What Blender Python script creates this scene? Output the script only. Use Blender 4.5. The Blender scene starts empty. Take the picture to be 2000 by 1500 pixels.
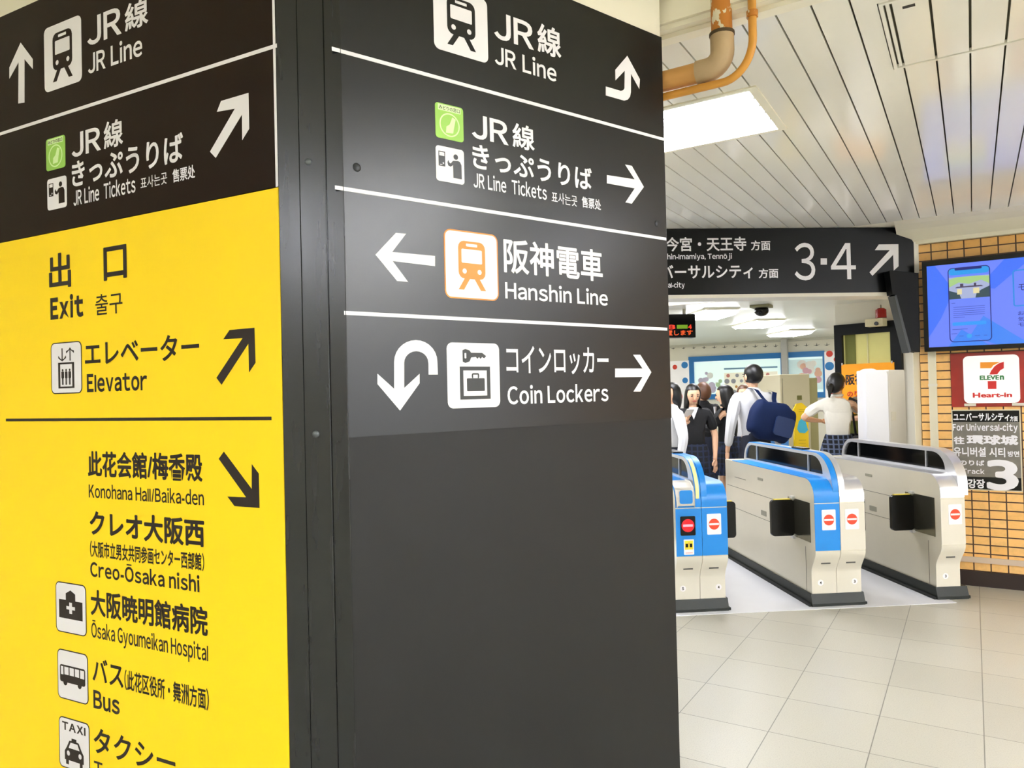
import bpy, bmesh, math, random
from mathutils import Vector, Matrix
from mathutils.geometry import tessellate_polygon
random.seed(4)
S = bpy.context.scene
COL = S.collection
PI = math.pi

# ------------------------------------------------------------------ camera, world, exposure
EYE = 1.52                       # height of the lens
FPX = 1444.0                     # focal length in pixels of a 2000 px wide frame
YAW = math.radians(31.93)        # the hall's axes: +Y along the ceiling slats, +X along the brick wall
PITCH = math.radians(0.75)
ROLL = math.radians(-1.35)
camd = bpy.data.cameras.new('camera')
camd.sensor_width = 36.0
camd.lens = 36.0 * FPX / 2000.0
camd.clip_start = 0.05
camd.clip_end = 200
cam = bpy.data.objects.new('camera', camd)
COL.objects.link(cam)
CR = Matrix.Rotation(YAW, 3, 'Z') @ Matrix.Rotation(PI/2 + PITCH, 3, 'X') @ Matrix.Rotation(ROLL, 3, 'Z')
cam.matrix_world = Matrix.Translation((0, 0, EYE)) @ CR.to_4x4()
S.camera = cam

S.view_settings.view_transform = 'Standard'
S.view_settings.look = 'None'
S.view_settings.exposure = 1.4
S.view_settings.gamma = 1.0
S.view_settings.use_curve_mapping = False

world = bpy.data.worlds.new('world')
S.world = world
world.use_nodes = True
world.node_tree.nodes['Background'].inputs[0].default_value = (0.93, 0.96, 1.0, 1)
world.node_tree.nodes['Background'].inputs[1].default_value = 1.6     # made-up daylight let in at the open end to brighten the board
S.cycles.max_bounces = 8
S.cycles.diffuse_bounces = 6
S.cycles.glossy_bounces = 4
S.cycles.caustics_reflective = False
S.cycles.caustics_refractive = False
S.cycles.use_denoising = True
S.cycles.sample_clamp_indirect = 6.0
LAMP = 16.0                       # radiance of the fluorescent luminaires

# ------------------------------------------------------------------ measuring the place
CAMP = Vector((0, 0, EYE))
FWD = Vector((-math.sin(YAW), math.cos(YAW), 0))
RGT = Vector((math.cos(YAW), math.sin(YAW), 0))
def ray(px, py):
    return CR @ Vector(((px - 1000) / FPX, (750 - py) / FPX, -1))
def on_z(px, py, z=0.0):
    d = ray(px, py); return CAMP + d * ((z - EYE) / d.z)
def on_y(px, py, y):
    d = ray(px, py); return CAMP + d * (y / d.y)
def at_depth(px, py, dep):
    d = ray(px, py); return CAMP + d * (dep / d.dot(FWD))
class Face:
    """An upright plane: origin on the floor, U to the right, V up, N towards the viewer."""
    def __init__(self, o, u):
        self.o = Vector((o.x, o.y, 0)); self.u = Vector((u.x, u.y, 0)).normalized()
        self.n = Vector((self.u.y, -self.u.x, 0))
        m = Matrix.Identity(4)
        for i in range(3):
            m[i][0] = self.u[i]; m[i][1] = (0, 0, 1)[i]; m[i][2] = self.n[i]; m[i][3] = self.o[i]
        self.m = m
    def uv(self, px, py, off=0.0):
        d = ray(px, py)
        t = ((self.o + self.n * off - CAMP).dot(self.n)) / d.dot(self.n)
        p = CAMP + d * t - self.o
        return (p.dot(self.u), p.z)
    def pt(self, u, v, off=0.0):
        return self.o + self.u * u + Vector((0, 0, v)) + self.n * off

# ------------------------------------------------------------------ materials
def lin(h):
    h = h.lstrip('#'); o = []
    for i in (0, 2, 4):
        c = int(h[i:i+2], 16) / 255
        o.append(c / 12.92 if c <= .04045 else ((c + .055) / 1.055) ** 2.4)
    return (o[0], o[1], o[2], 1)
MATS = {}
def mat(name, col, rough=.5, metal=0.0, emit=0.0, var=.06, scale=6.0, bump=0.0, spec=.5, coat=0.0, rvar=0.0, stretch=None):
    if name in MATS: return MATS[name]
    m = bpy.data.materials.new(name); m.use_nodes = True
    nt = m.node_tree; b = nt.nodes['Principled BSDF']
    c = lin(col) if isinstance(col, str) else col
    b.inputs['Roughness'].default_value = rough
    b.inputs['Metallic'].default_value = metal
    b.inputs['Specular IOR Level'].default_value = spec
    b.inputs['Coat Weight'].default_value = coat
    b.inputs['Coat Roughness'].default_value = .08
    tc = nt.nodes.new('ShaderNodeTexCoord'); mp = nt.nodes.new('ShaderNodeMapping')
    no = nt.nodes.new('ShaderNodeTexNoise'); no.inputs['Scale'].default_value = scale; no.inputs['Detail'].default_value = 4
    if stretch: mp.inputs['Scale'].default_value = stretch
    nt.links.new(tc.outputs['Object'], mp.inputs['Vector']); nt.links.new(mp.outputs[0], no.inputs['Vector'])
    mx = nt.nodes.new('ShaderNodeMix'); mx.data_type = 'RGBA'
    mx.inputs[6].default_value = tuple(min(1, k * (1 - var)) for k in c[:3]) + (1,)
    mx.inputs[7].default_value = tuple(min(1, k * (1 + var)) for k in c[:3]) + (1,)
    nt.links.new(no.outputs['Fac'], mx.inputs[0]); nt.links.new(mx.outputs[2], b.inputs['Base Color'])
    if rvar:
        mr = nt.nodes.new('ShaderNodeMapRange'); mr.inputs[3].default_value = rough - rvar; mr.inputs[4].default_value = rough + rvar
        nt.links.new(no.outputs['Fac'], mr.inputs[0]); nt.links.new(mr.outputs[0], b.inputs['Roughness'])
    if bump:
        bp = nt.nodes.new('ShaderNodeBump'); bp.inputs['Strength'].default_value = bump; bp.inputs['Distance'].default_value = .01
        nt.links.new(no.outputs['Fac'], bp.inputs['Height']); nt.links.new(bp.outputs[0], b.inputs['Normal'])
    if emit:
        nt.links.new(mx.outputs[2], b.inputs['Emission Color']); b.inputs['Emission Strength'].default_value = emit
    MATS[name] = m
    return m
def brick_mat(name, c1, c2, mortar, bw, bh, ms, rough, swap, offset=0.0, freq=2, speck=None, bias=0.0, shift=(0, 0), coat=0.0, bump=.3):
    m = bpy.data.materials.new(name); m.use_nodes = True; nt = m.node_tree; b = nt.nodes['Principled BSDF']
    tc = nt.nodes.new('ShaderNodeTexCoord'); sp = nt.nodes.new('ShaderNodeSeparateXYZ'); cb = nt.nodes.new('ShaderNodeCombineXYZ')
    nt.links.new(tc.outputs['Object'], sp.inputs[0])
    nt.links.new(sp.outputs[swap[0]], cb.inputs[0]); nt.links.new(sp.outputs[swap[1]], cb.inputs[1])
    mp = nt.nodes.new('ShaderNodeMapping'); mp.inputs['Location'].default_value = (shift[0], shift[1], 0)
    nt.links.new(cb.outputs[0], mp.inputs[0])
    br = nt.nodes.new('ShaderNodeTexBrick'); br.offset = offset; br.offset_frequency = freq; br.squash = 1
    br.inputs['Scale'].default_value = 1; br.inputs['Mortar Size'].default_value = ms; br.inputs['Mortar Smooth'].default_value = .1
    br.inputs['Bias'].default_value = bias; br.inputs['Brick Width'].default_value = bw; br.inputs['Row Height'].default_value = bh
    br.inputs['Color1'].default_value = lin(c1); br.inputs['Color2'].default_value = lin(c2); br.inputs['Mortar'].default_value = lin(mortar)
    nt.links.new(mp.outputs[0], br.inputs['Vector'])
    out = br.outputs['Color']
    if speck:
        no = nt.nodes.new('ShaderNodeTexNoise'); no.inputs['Scale'].default_value = speck[1]; no.inputs['Detail'].default_value = 3
        nt.links.new(tc.outputs['Object'], no.inputs['Vector'])
        rp = nt.nodes.new('ShaderNodeValToRGB'); rp.color_ramp.elements[0].position = .33; rp.color_ramp.elements[1].position = .52
        rp.color_ramp.elements[0].color = (speck[0],) * 3 + (1,); rp.color_ramp.elements[1].color = (1, 1, 1, 1)
        nt.links.new(no.outputs['Fac'], rp.inputs[0])
        mu = nt.nodes.new('ShaderNodeMix'); mu.data_type = 'RGBA'; mu.blend_type = 'MULTIPLY'; mu.inputs[0].default_value = 1
        nt.links.new(out, mu.inputs[6]); nt.links.new(rp.outputs[0], mu.inputs[7]); out = mu.outputs[2]
    nt.links.new(out, b.inputs['Base Color'])
    b.inputs['Roughness'].default_value = rough; b.inputs['Coat Weight'].default_value = coat
    if bump:
        bp = nt.nodes.new('ShaderNodeBump'); bp.inputs['Strength'].default_value = bump; bp.inputs['Distance'].default_value = .004; bp.invert = True
        nt.links.new(br.outputs['Fac'], bp.inputs['Height']); nt.links.new(bp.outputs[0], b.inputs['Normal'])
    return m
def plaid_mat(name, base, stripe, freq=16):
    m = bpy.data.materials.new(name); m.use_nodes = True; nt = m.node_tree; b = nt.nodes['Principled BSDF']
    tc = nt.nodes.new('ShaderNodeTexCoord'); last = None
    for ax in ('X', 'Z'):
        w = nt.nodes.new('ShaderNodeTexWave'); w.bands_direction = ax; w.inputs['Scale'].default_value = freq / 6.28 * .9
        nt.links.new(tc.outputs['Object'], w.inputs['Vector'])
        r = nt.nodes.new('ShaderNodeValToRGB'); r.color_ramp.elements[0].position = .72; r.color_ramp.elements[1].position = .9
        nt.links.new(w.outputs['Fac'], r.inputs[0])
        if last is None: last = r.outputs[0]
        else:
            ad = nt.nodes.new('ShaderNodeMix'); ad.data_type = 'RGBA'; ad.blend_type = 'ADD'; ad.inputs[0].default_value = 1
            nt.links.new(last, ad.inputs[6]); nt.links.new(r.outputs[0], ad.inputs[7]); last = ad.outputs[2]
    mx = nt.nodes.new('ShaderNodeMix'); mx.data_type = 'RGBA'; mx.inputs[6].default_value = lin(base); mx.inputs[7].default_value = lin(stripe)
    nt.links.new(last, mx.inputs[0]); nt.links.new(mx.outputs[2], b.inputs['Base Color']); b.inputs['Roughness'].default_value = .85
    return m

WHITE = mat('white_vinyl', '#ecebf0', .5, var=.02)
INK = mat('dark_brown_ink', '#1c0e08', .5, var=.05)
BLACKV = mat('black_vinyl', '#060707', .29, var=.15, rvar=.03, scale=3, bump=.015, spec=.45)
BROWNV = mat('warm_tinted_black_vinyl', '#1a0902', .42, var=.2, rvar=.05, scale=3, bump=.015, spec=.18)  # brown of a warm reflection is put into this vinyl's colour
LOWERV = mat('worn_dark_sheet', '#131312', .5, var=.25, rvar=.08, scale=5, bump=.04, spec=.35)
YELLOW = mat('yellow_vinyl', '#ffd900', .5, var=.015, scale=2)
STEELD = mat('dark_corner_metal', '#080d10', .27, var=.15, rvar=.02, scale=4, stretch=(8, 1, 8), spec=.6)
PLASTER = mat('cream_plaster', '#ece8d6', .75, var=.03, scale=3, bump=.03)
SLAT = mat('white_ceiling_slat', '#f1efe4', .11, var=.015, scale=2, spec=.5)
DARK = mat('dark_gap', '#6a6852', .8)
STEEL = mat('brushed_stainless', '#dad4c1', .34, metal=.35, var=.07, rvar=.06, scale=3, stretch=(30, 1.2, 1.2))
PALE = mat('pale_grey_paint', '#dcd7c8', .4, var=.03)
SILVER = mat('silver_trim', '#d8d8da', .3, metal=.6, var=.03)
BLUE = mat('blue_gate_paint', '#0f86dc', .35, var=.03)
BLACKG = mat('black_gloss', '#050607', .2, var=.1, spec=.3)
RUBBER = mat('black_rubber', '#10140f', .6, var=.2)
REDS = mat('red_sign_ink', '#e8431f', .5, var=.02)
YSTR = mat('pale_yellow_strip', '#efe9a0', .4)
GREY = mat('grey_ink', '#4a4a46', .6)

# ------------------------------------------------------------------ mesh building
class MB:
    def __init__(self): self.v = []; self.f = []; self.m = []
    def add(self, vs, fs, m=0, M=None):
        n = len(self.v)
        self.v += [tuple(M @ Vector(p)) if M else tuple(p) for p in vs]
        self.f += [tuple(n + i for i in f) for f in fs]; self.m += [m] * len(fs)
        return self
    def box(self, x0, x1, y0, y1, z0, z1, m=0, M=None):
        vs = [(x, y, z) for x in (x0, x1) for y in (y0, y1) for z in (z0, z1)]
        return self.add(vs, [(0, 1, 3, 2), (4, 6, 7, 5), (0, 4, 5, 1), (2, 3, 7, 6), (0, 2, 6, 4), (1, 5, 7, 3)], m, M)
    def prism(self, loops, z0, z1, m=0, M=None):
        """Polygon (with holes) in the local xy plane, extruded from z0 to z1."""
        if not isinstance(loops[0][0], (tuple, list)): loops = [loops]
        flat = [p for l in loops for p in l]
        tri = tessellate_polygon([[Vector((p[0], p[1], 0)) for p in l] for l in loops])
        n = len(flat)
        vs = [(p[0], p[1], z1) for p in flat] + [(p[0], p[1], z0) for p in flat]
        fs = []
        for t in tri:
            a, b, c = (flat[i] for i in t)
            ccw = (b[0]-a[0])*(c[1]-a[1]) - (b[1]-a[1])*(c[0]-a[0]) > 0
            t = tuple(t) if ccw else tuple(reversed(t))
            fs.append(t); fs.append(tuple(n + i for i in reversed(t)))
        k = 0
        for li, l in enumerate(loops):
            ar = sum(l[i][0]*l[(i+1) % len(l)][1] - l[(i+1) % len(l)][0]*l[i][1] for i in range(len(l)))
            for i in range(len(l)):
                a, b = k + i, k + (i + 1) % len(l)
                q = (a, n + a, n + b, b)
                fs.append(q if ((ar > 0) == (li == 0)) is False else tuple(reversed(q)))
            k += len(l)
        return self.add(vs, fs, m, M)
    def yz(self, loops, x0, x1, m=0):
        """Profile given as (y, z), extruded along x."""
        M = Matrix(((0, 0, 1, 0), (1, 0, 0, 0), (0, 1, 0, 0), (0, 0, 0, 1)))
        return self.prism(loops, x0, x1, m, M)
    def strip(self, prof, x0, x1, th, m=0):
        """A thin shell that follows an open (y, z) profile on its outer side."""
        out = []
        for i, p in enumerate(prof):
            a = Vector(prof[max(i-1, 0)]); b = Vector(prof[min(i+1, len(prof)-1)])
            d = (b - a).normalized(); out.append((p[0] - d.y * th, p[1] + d.x * th))
        vs = []; fs = []
        for (y, z), (yo, zo) in zip(prof, out):
            vs += [(x0, y, z), (x1, y, z), (x0, yo, zo), (x1, yo, zo)]
        for i in range(len(prof) - 1):
            a = 4*i; b = a + 4
            fs += [(a+2, b+2, b+3, a+3), (a, a+1, b+1, b), (a, b, b+2, a+2), (a+1, a+3, b+3, b+1)]
        e = 4 * (len(prof) - 1)
        fs += [(0, 2, 3, 1), (e, e+1, e+3, e+2)]
        return self.add(vs, fs, m)
    def tube(self, path, r, n=12, m=0, M=None):
        vs = []; fs = []; path = [Vector(p) for p in path]
        up = Vector((0, 0, 1))
        for i, p in enumerate(path):
            d = (path[min(i+1, len(path)-1)] - path[max(i-1, 0)]).normalized()
            if i == 0:
                a = d.cross(up if abs(d.z) < .9 else Vector((1, 0, 0))).normalized()
            else:
                a = (a - d * a.dot(d)).normalized()
            b = d.cross(a)
            rr = r[i] if isinstance(r, (list, tuple)) else r
            for k in range(n):
                t = 2*PI*k/n; vs.append(p + (a*math.cos(t) + b*math.sin(t)) * rr)
        for i in range(len(path)-1):
            for k in range(n):
                fs.append((i*n+k, i*n+(k+1) % n, (i+1)*n+(k+1) % n, (i+1)*n+k))
        fs.append(tuple(reversed(range(n)))); fs.append(tuple((len(path)-1)*n+k for k in range(n)))
        return self.add(vs, fs, m, M)
    def ell(self, c, r, nu=16, nv=10, m=0, fn=None):
        vs = []; fs = []
        for j in range(nv+1):
            ph = PI*j/nv
            for i in range(nu):
                th = 2*PI*i/nu
                p = Vector((math.sin(ph)*math.cos(th), math.sin(ph)*math.sin(th), math.cos(ph)))
                q = Vector((c[0]+p.x*r[0], c[1]+p.y*r[1], c[2]+p.z*r[2]))
                vs.append(fn(p, q) if fn else q)
        for j in range(nv):
            for i in range(nu):
                fs.append((j*nu+i, (j+1)*nu+i, (j+1)*nu+(i+1) % nu, j*nu+(i+1) % nu))
        return self.add(vs, fs, m)
    def build(self, name, mats, parent=None, smooth=False, M=None, bevel=0):
        me = bpy.data.meshes.new(name)
        me.from_pydata([tuple(p) for p in self.v], [], self.f)
        for mm in (mats if isinstance(mats, (list, tuple)) else [mats]): me.materials.append(mm)
        me.polygons.foreach_set('material_index', self.m)
        me.update()
        if smooth:
            me.shade_smooth()
            try: me.set_sharp_from_angle(angle=math.radians(40))
            except Exception: pass
        o = bpy.data.objects.new(name, me); COL.objects.link(o)
        if parent: o.parent = parent
        if M is not None: o.matrix_local = M
        if bevel:
            bv = o.modifiers.new('bevel', 'BEVEL'); bv.width = bevel; bv.segments = 2; bv.limit_method = 'ANGLE'
        return o
def tag(o, label, cat, group=None):
    o['label'] = label; o['category'] = cat
    if group: o['group'] = group
    return o
def thing(name, label, cat, M=None, group=None):
    o = bpy.data.objects.new(name, None); COL.objects.link(o); o.empty_display_size = .1
    if M is not None: o.matrix_world = M
    return tag(o, label, cat, group)
def struct(o):
    o['kind'] = 'structure'; return o

def rrect(x0, y0, x1, y1, r, n=5, ry=None):
    ry = r if ry is None else ry; out = []
    for cx, cy, a0 in ((x1-r, y1-ry, 0), (x0+r, y1-ry, 90), (x0+r, y0+ry, 180), (x1-r, y0+ry, 270)):
        for i in range(n+1):
            a = math.radians(a0 + 90*i/n); out.append((cx + r*math.cos(a), cy + ry*math.sin(a)))
    return out
def circ(cx, cy, r, n=20, ry=None):
    ry = r if ry is None else ry
    return [(cx + r*math.cos(2*PI*i/n), cy + ry*math.sin(2*PI*i/n)) for i in range(n)]
def arc(cx, cy, rx, ry, a0, a1, n=8):
    return [(cx + rx*math.cos(math.radians(a0+(a1-a0)*i/n)), cy + ry*math.sin(math.radians(a0+(a1-a0)*i/n))) for i in range(n+1)]

# ---- lettering: outlines of the writing, fitted to its measured box
GL = {}
def glyphs(s, bold):
    k = (s, bold)
    if k in GL: return GL[k]
    cu = bpy.data.curves.new('t', 'FONT'); cu.body = s; cu.size = 1; cu.offset = bold; cu.resolution_u = 4
    ob = bpy.data.objects.new('t', cu); COL.objects.link(ob)
    dg = bpy.context.evaluated_depsgraph_get()
    me = bpy.data.meshes.new_from_object(ob.evaluated_get(dg))
    vs = [(v.co.x, v.co.y) for v in me.vertices]; fs = []
    for p in me.polygons:
        ids = list(p.vertices)
        if p.normal.z < 0: ids.reverse()
        fs.append(tuple(ids))
    bpy.data.objects.remove(ob); bpy.data.curves.remove(cu); bpy.data.meshes.remove(me)
    GL[k] = (vs, fs); return GL[k]
def humanist(s, bold):
    """Latin words set letter by letter from the wide Latin glyphs, which have the humanist shapes of station lettering."""
    vs = []; fs = []; x = 0.0
    for c in s:
        if c == ' ': x += .24; continue
        mac = {'Ō': 'O', 'ō': 'o', 'ô': 'o'}.get(c)
        g = mac or c
        full = chr(ord(g) + 0xFEE0) if 33 <= ord(g) <= 126 and g not in "-'/,Il" else g
        v, f = glyphs(full, bold)
        if not v: continue
        a = min(p[0] for p in v); b = max(p[0] for p in v); n = len(vs)
        sx = .86
        vs += [((p[0]-a)*sx + x, p[1]) for p in v]; fs += [tuple(n+i for i in q) for q in f]
        w = (b-a)*sx
        if mac:
            t = max(p[1] for p in v) + .06; n = len(vs)
            vs += [(x+w*.22, t), (x+w*.78, t), (x+w*.78, t+.07), (x+w*.22, t+.07)]; fs.append((n, n+1, n+2, n+3))
        x += w + .075
    return vs, fs
def fitted(s, u0, u1, v0, v1, bold=.02, human=False):
    if human: vs, fs = humanist(s, bold)
    elif bold <= .006: vs, fs = glyphs(s, bold)
    else:                                        # heavier strokes: the outline and its copies a hair to each side
        v0_, f0_ = glyphs(s, .004); vs = []; fs = []; k = bold - .004
        for i in range(9):
            dx, dy = (0, 0) if i == 8 else (k*math.cos(i*PI/4), k*math.sin(i*PI/4))
            n = len(vs); vs += [(p[0]+dx, p[1]+dy, i*3e-5) for p in v0_]; fs += [tuple(n+q for q in f) for f in f0_]
    a = min(p[0] for p in vs); b = max(p[0] for p in vs); c = min(p[1] for p in vs); d = max(p[1] for p in vs)
    return [(u0 + (p[0]-a)/(b-a)*(u1-u0), v0 + (p[1]-c)/(d-c)*(v1-v0), p[2] if len(p) > 2 else 0.0) for p in vs], fs
class Board:
    """Things printed on an upright face; pixel measurements come in a zoomed crop (scale k, offset ox, oy)."""
    def __init__(self, face, parent, off): self.f = face; self.p = parent; self.off = off; self.crop(1, 0, 0)
    def crop(self, k, ox, oy): self.k = k; self.ox = ox; self.oy = oy; return self
    def uv(self, p): return self.f.uv(self.ox + p[0]/self.k, self.oy + p[1]/self.k, self.off)
    def text(self, s, xl, xr, bot, top, m=None, bold=.02, human=False, name='lettering'):
        v0 = self.uv(bot)[1]; v1 = self.uv(top)[1]
        u0 = self.uv((xl, bot[1]))[0]; u1 = self.uv((xr, bot[1]))[0]
        return self.text_uv(s, u0, u1, v0, v1, m, bold, human, name)
    def text_uv(self, s, u0, u1, v0, v1, m=None, bold=.02, human=False, name='lettering', parent=None, lift=.0006):
        vs, fs = fitted(s, u0, u1, v0, v1, bold, human)
        z = self.off + lift
        return MB().add([(x, y, z + e) for x, y, e in vs], fs).build(name, m or WHITE, parent or self.p)
    def poly(self, pts, m=None, name='arrow', lift=0.0, th=.0006):
        pts = [self.uv(p) for p in pts]
        return MB().prism(pts, self.off + lift, self.off + lift + th).build(name, m or WHITE, self.p)
    def bar(self, a, b, th, m=None, name='divider_line'):
        (u0, v0), (u1, v1) = self.uv(a), self.uv(b)
        return MB().prism([(u0, v0-th/2), (u1, v1-th/2), (u1, v1+th/2), (u0, v0+th/2)], self.off, self.off+.0008).build(name, m or WHITE, self.p)
    def pict(self, tl, tr, bl, kind, fg=None, bg=None, edge=None):
        u0, v1 = self.uv(tl); u1 = self.uv(tr)[0]; v0 = self.uv(bl)[1]
        u0 = (u0 + self.uv(bl)[0]) / 2
        return pictogram(self.p, u0, v0, u1, v1, self.off, kind, fg or INK, bg or WHITE, edge)

def pictogram(parent, u0, v0, u1, v1, z, kind, fg, bg, edge=None):
    w, h = u1-u0, v1-v0; r = .1*min(w, h)
    pm = MB()
    if edge:
        e = .022*w
        pm.prism([rrect(u0-e, v0-e, u1+e, v1+e, r+e), rrect(u0, v0, u1, v1, r)], z, z+.0008, 1)
    pm.prism(rrect(u0, v0, u1, v1, r), z, z+.0008, 0)
    plate = pm.build('pictogram', [bg] + ([edge] if edge else []), parent)
    sm = MB(); zt = z + .0009
    P = lambda pts: [(u0 + p[0]*w, v0 + p[1]*h) for p in pts]
    def add(*loops, m=0, l=0.0): sm.prism([P(x) for x in loops], zt+l, zt+l+.0004, m)
    C = lambda x, y, r, n=18: circ(x, y, r, n, r*w/h)
    R = lambda x0, y0, x1, y1, r: rrect(x0, y0, x1, y1, r, 4, r*w/h)
    B = lambda x0, y0, x1, y1: [(x0, y0), (x1, y0), (x1, y1), (x0, y1)]
    mats = [fg, bg]
    if kind == 'train':
        add(R(.24, .29, .76, .865, .11), R(.30, .53, .70, .745, .02), R(.39, .785, .61, .83, .012), C(.355, .405, .042), C(.645, .405, .042))
        add([(.36, .30), (.46, .30), (.335, .12), (.235, .12)]); add([(.54, .30), (.64, .30), (.765, .12), (.665, .12)])
    elif kind == 'elevator':
        for x, s in ((.37, -1), (.64, 1)):
            y0, y1 = (.64, .90) if s < 0 else (.90, .64)
            add(B(x-.016, .64, x+.016, .90))
            ty = .635 if s < 0 else .905
            add([(x, ty), (x+.13, ty - s*.115), (x+.13, ty - s*.065), (x, ty + (-s)*(-.0) - s*(-.0) + (.035 if s < 0 else -.035)), (x-.13, ty - s*.065), (x-.13, ty - s*.115)])
        add(B(.23, .09, .77, .61), B(.295, .125, .705, .575))
        for x in (.38, .5, .62):
            add(C(x, .455, .026)); add(R(x-.042, .29, x+.042, .428, .015)); add(B(x-.024, .16, x-.004, .3)); add(B(x+.004, .16, x+.024, .3))
    elif kind == 'hospital':
        add([(.1, .28), (.9, .28), (.9, .66), (.66, .66), (.66, .80), (.5, .87), (.34, .80), (.34, .66), (.1, .66)],
            [(.45, .39), (.55, .39), (.55, .47), (.65, .47), (.65, .54), (.55, .54), (.55, .62), (.45, .62), (.45, .54), (.35, .54), (.35, .47), (.45, .47)])
    elif kind == 'bus':
        add(R(.07, .34, .93, .70, .05), B(.10, .49, .19, .665), B(.22, .50, .37, .665), B(.40, .50, .55, .665), B(.58, .50, .73, .665), B(.76, .49, .90, .665))
        add(C(.25, .335, .065)); add(C(.74, .335, .065))
    elif kind == 'taxi':
        add([(.18, .16), (.82, .16), (.82, .34), (.75, .42), (.66, .56), (.58, .57), (.58, .62), (.42, .62), (.42, .57), (.34, .56), (.25, .42), (.18, .34)],
            [(.31, .41), (.69, .41), (.62, .53), (.38, .53)], C(.30, .30, .055), C(.70, .30, .055))
        add(B(.22, .07, .31, .17)); add(B(.69, .07, .78, .17))
        vs, fs = fitted('TAXI', u0+.1*w, u0+.9*w, v0+.76*h, v0+.93*h, .035, True)
        sm.add([(x, y, zt+.0004+e) for x, y, e in vs], fs)
    elif kind == 'ticket':
        add(B(.09, .43, .32, .85), B(.115, .72, .295, .825), C(.255, .52, .028, 10), B(.13, .46, .22, .48))
        add(C(.70, .76, .082)); add([(.60, .15), (.90, .15), (.90, .55), (.85, .635), (.78, .66), (.60, .64), (.51, .545), (.455, .58), (.445, .625), (.42, .62), (.40, .56), (.425, .48), (.51, .455), (.60, .52)])
    elif kind == 'locker':
        add([(.29, .885), (.34, .905), (.42, .885), (.45, .85), (.66, .85), (.74, .80), (.70, .765), (.66, .785), (.63, .755), (.60, .785), (.57, .755), (.54, .785), (.45, .775), (.42, .715), (.34, .69), (.29, .71)], R(.325, .76, .36, .845, .012))
        add(B(.23, .13, .81, .635), B(.295, .185, .745, .575))
        add(R(.36, .255, .70, .455, .015)); add(R(.455, .45, .595, .535, .03), B(.48, .45, .57, .51))
    elif kind == 'green':
        add(C(.5, .42, .36, 28), C(.5, .42, .32, 28), m=1)
        add([(.36, .18), (.62, .20), (.64, .30), (.72, .62), (.60, .66), (.50, .44), (.38, .36)], m=1)
        add(B(.10, .80, .90, .97), m=1)
        vs, fs = fitted('みどりの窓口', u0+.13*w, u0+.87*w, v0+.825*h, v0+.94*h, .01)
        sm.add([(x, y, zt+.0007+e) for x, y, e in vs], fs, 0)
        mats = [INK, mat('pale_green_ink', '#d9f5b8', .5)]
    sm.build('symbol', mats, plate)
    return plate

# ------------------------------------------------------------------ levels and lines of the place
YW = on_z(2000, 1153).y                 # brick wall
HC = EYE + 1.28 * .95                   # slatted ceiling
YE = on_z(2000, 400, HC).y              # where the slats end in front of the cove
Y0 = on_z(1440, 40, HC).y               # front edge of the slatted ceiling
HU = HC + .36                           # plaster ceiling nearer the viewer
XB = on_y(1797, 700, YW).x              # left end of the brick wall
HB = on_y(2000, 455.5, YW).z            # top of the bricks
XL, XR, YN, YF = -9.0, 15.0, -7.0, 15.0

# ------------------------------------------------------------------ setting: floor, ceilings, walls
FLOORM = brick_mat('terrazzo_tiles', '#bab7a9', '#b3b0a2', '#77756a', .4045, .4045, .0022, .32, (0, 1), 0, 2, (.86, 190), shift=(0.0, -4.18 + .4045*14), bump=.1)
fl = struct(MB().box(XL, XR, YN, YF, -.1, 0).build('floor', FLOORM))
AF = math.radians(4.4)
AFWD = Vector((FWD * math.cos(AF) - RGT * math.sin(AF))).normalized()    # along the gate passages
ARGT = Vector((RGT * math.cos(AF) + FWD * math.sin(AF))).normalized()
def afr(o, yawx=0.0):
    return Matrix.Translation(o) @ Matrix.Rotation(YAW + AF + yawx, 4, 'Z')
AISLE = mat('pale_aisle_floor', '#dfe0e4', .22, var=.03)
fa = MB().box(-3.2, .66, 0, 5.5, 0, .003).build('floor_passage', AISLE, M=afr(on_z(1690, 1186) + Vector((0, 0, 0))))
struct(fa)

lamps = [(-1.9, -.707, 3.04, 3.63)]
lamps += [(x, x + 1.2, 3.04, 3.63) for x in (-4.6, 2.2, 4.8, 7.6)] + [(-4.4, -3.2, 4.7, 5.29)]  # unseen lights added to brighten the gates, bricks and slats
PITCHX = .108
XS = .025
cm = MB()
HATCH = (-.228, .372, 2.62, 3.205)
holes = lamps + [HATCH]
for k in range(int(XL / PITCHX), int(XR / PITCHX)):
    a, b = XS + k * PITCHX + .0032, XS + (k + 1) * PITCHX - .0032
    xs = sorted({a, b} | {x for h in holes for x in h[:2] if a < x < b})
    for xa, xb in zip(xs, xs[1:]):
        y = Y0
        for c0, c1 in sorted((h[2], h[3]) for h in holes if xb > h[0] + 1e-6 and xa < h[1] - 1e-6) + [(YE, YE)]:
            if c0 - y > .01: cm.box(xa, xb, y, c0, HC, HC + .012)
            y = c1
cm.box(XL, XR, Y0, YE, HC + .03, HC + .05, 1)
struct(cm.build('ceiling_slats', [SLAT, DARK]))
um = MB().box(XL, XR, YN, Y0 - .02, HU, HU + .05)
struct(um.build('ceiling', PLASTER))
tm = MB().box(XL, XR, Y0 - .02, Y0 + .03, HC - .004, HC + .03).box(XL, XR, Y0 - .05, Y0 - .02, HC + .012, HU).box(XL, XR, Y0 - .065, Y0 - .05, HC + .03, HC + .10)
struct(tm.build('trim_1', PLASTER))
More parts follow.
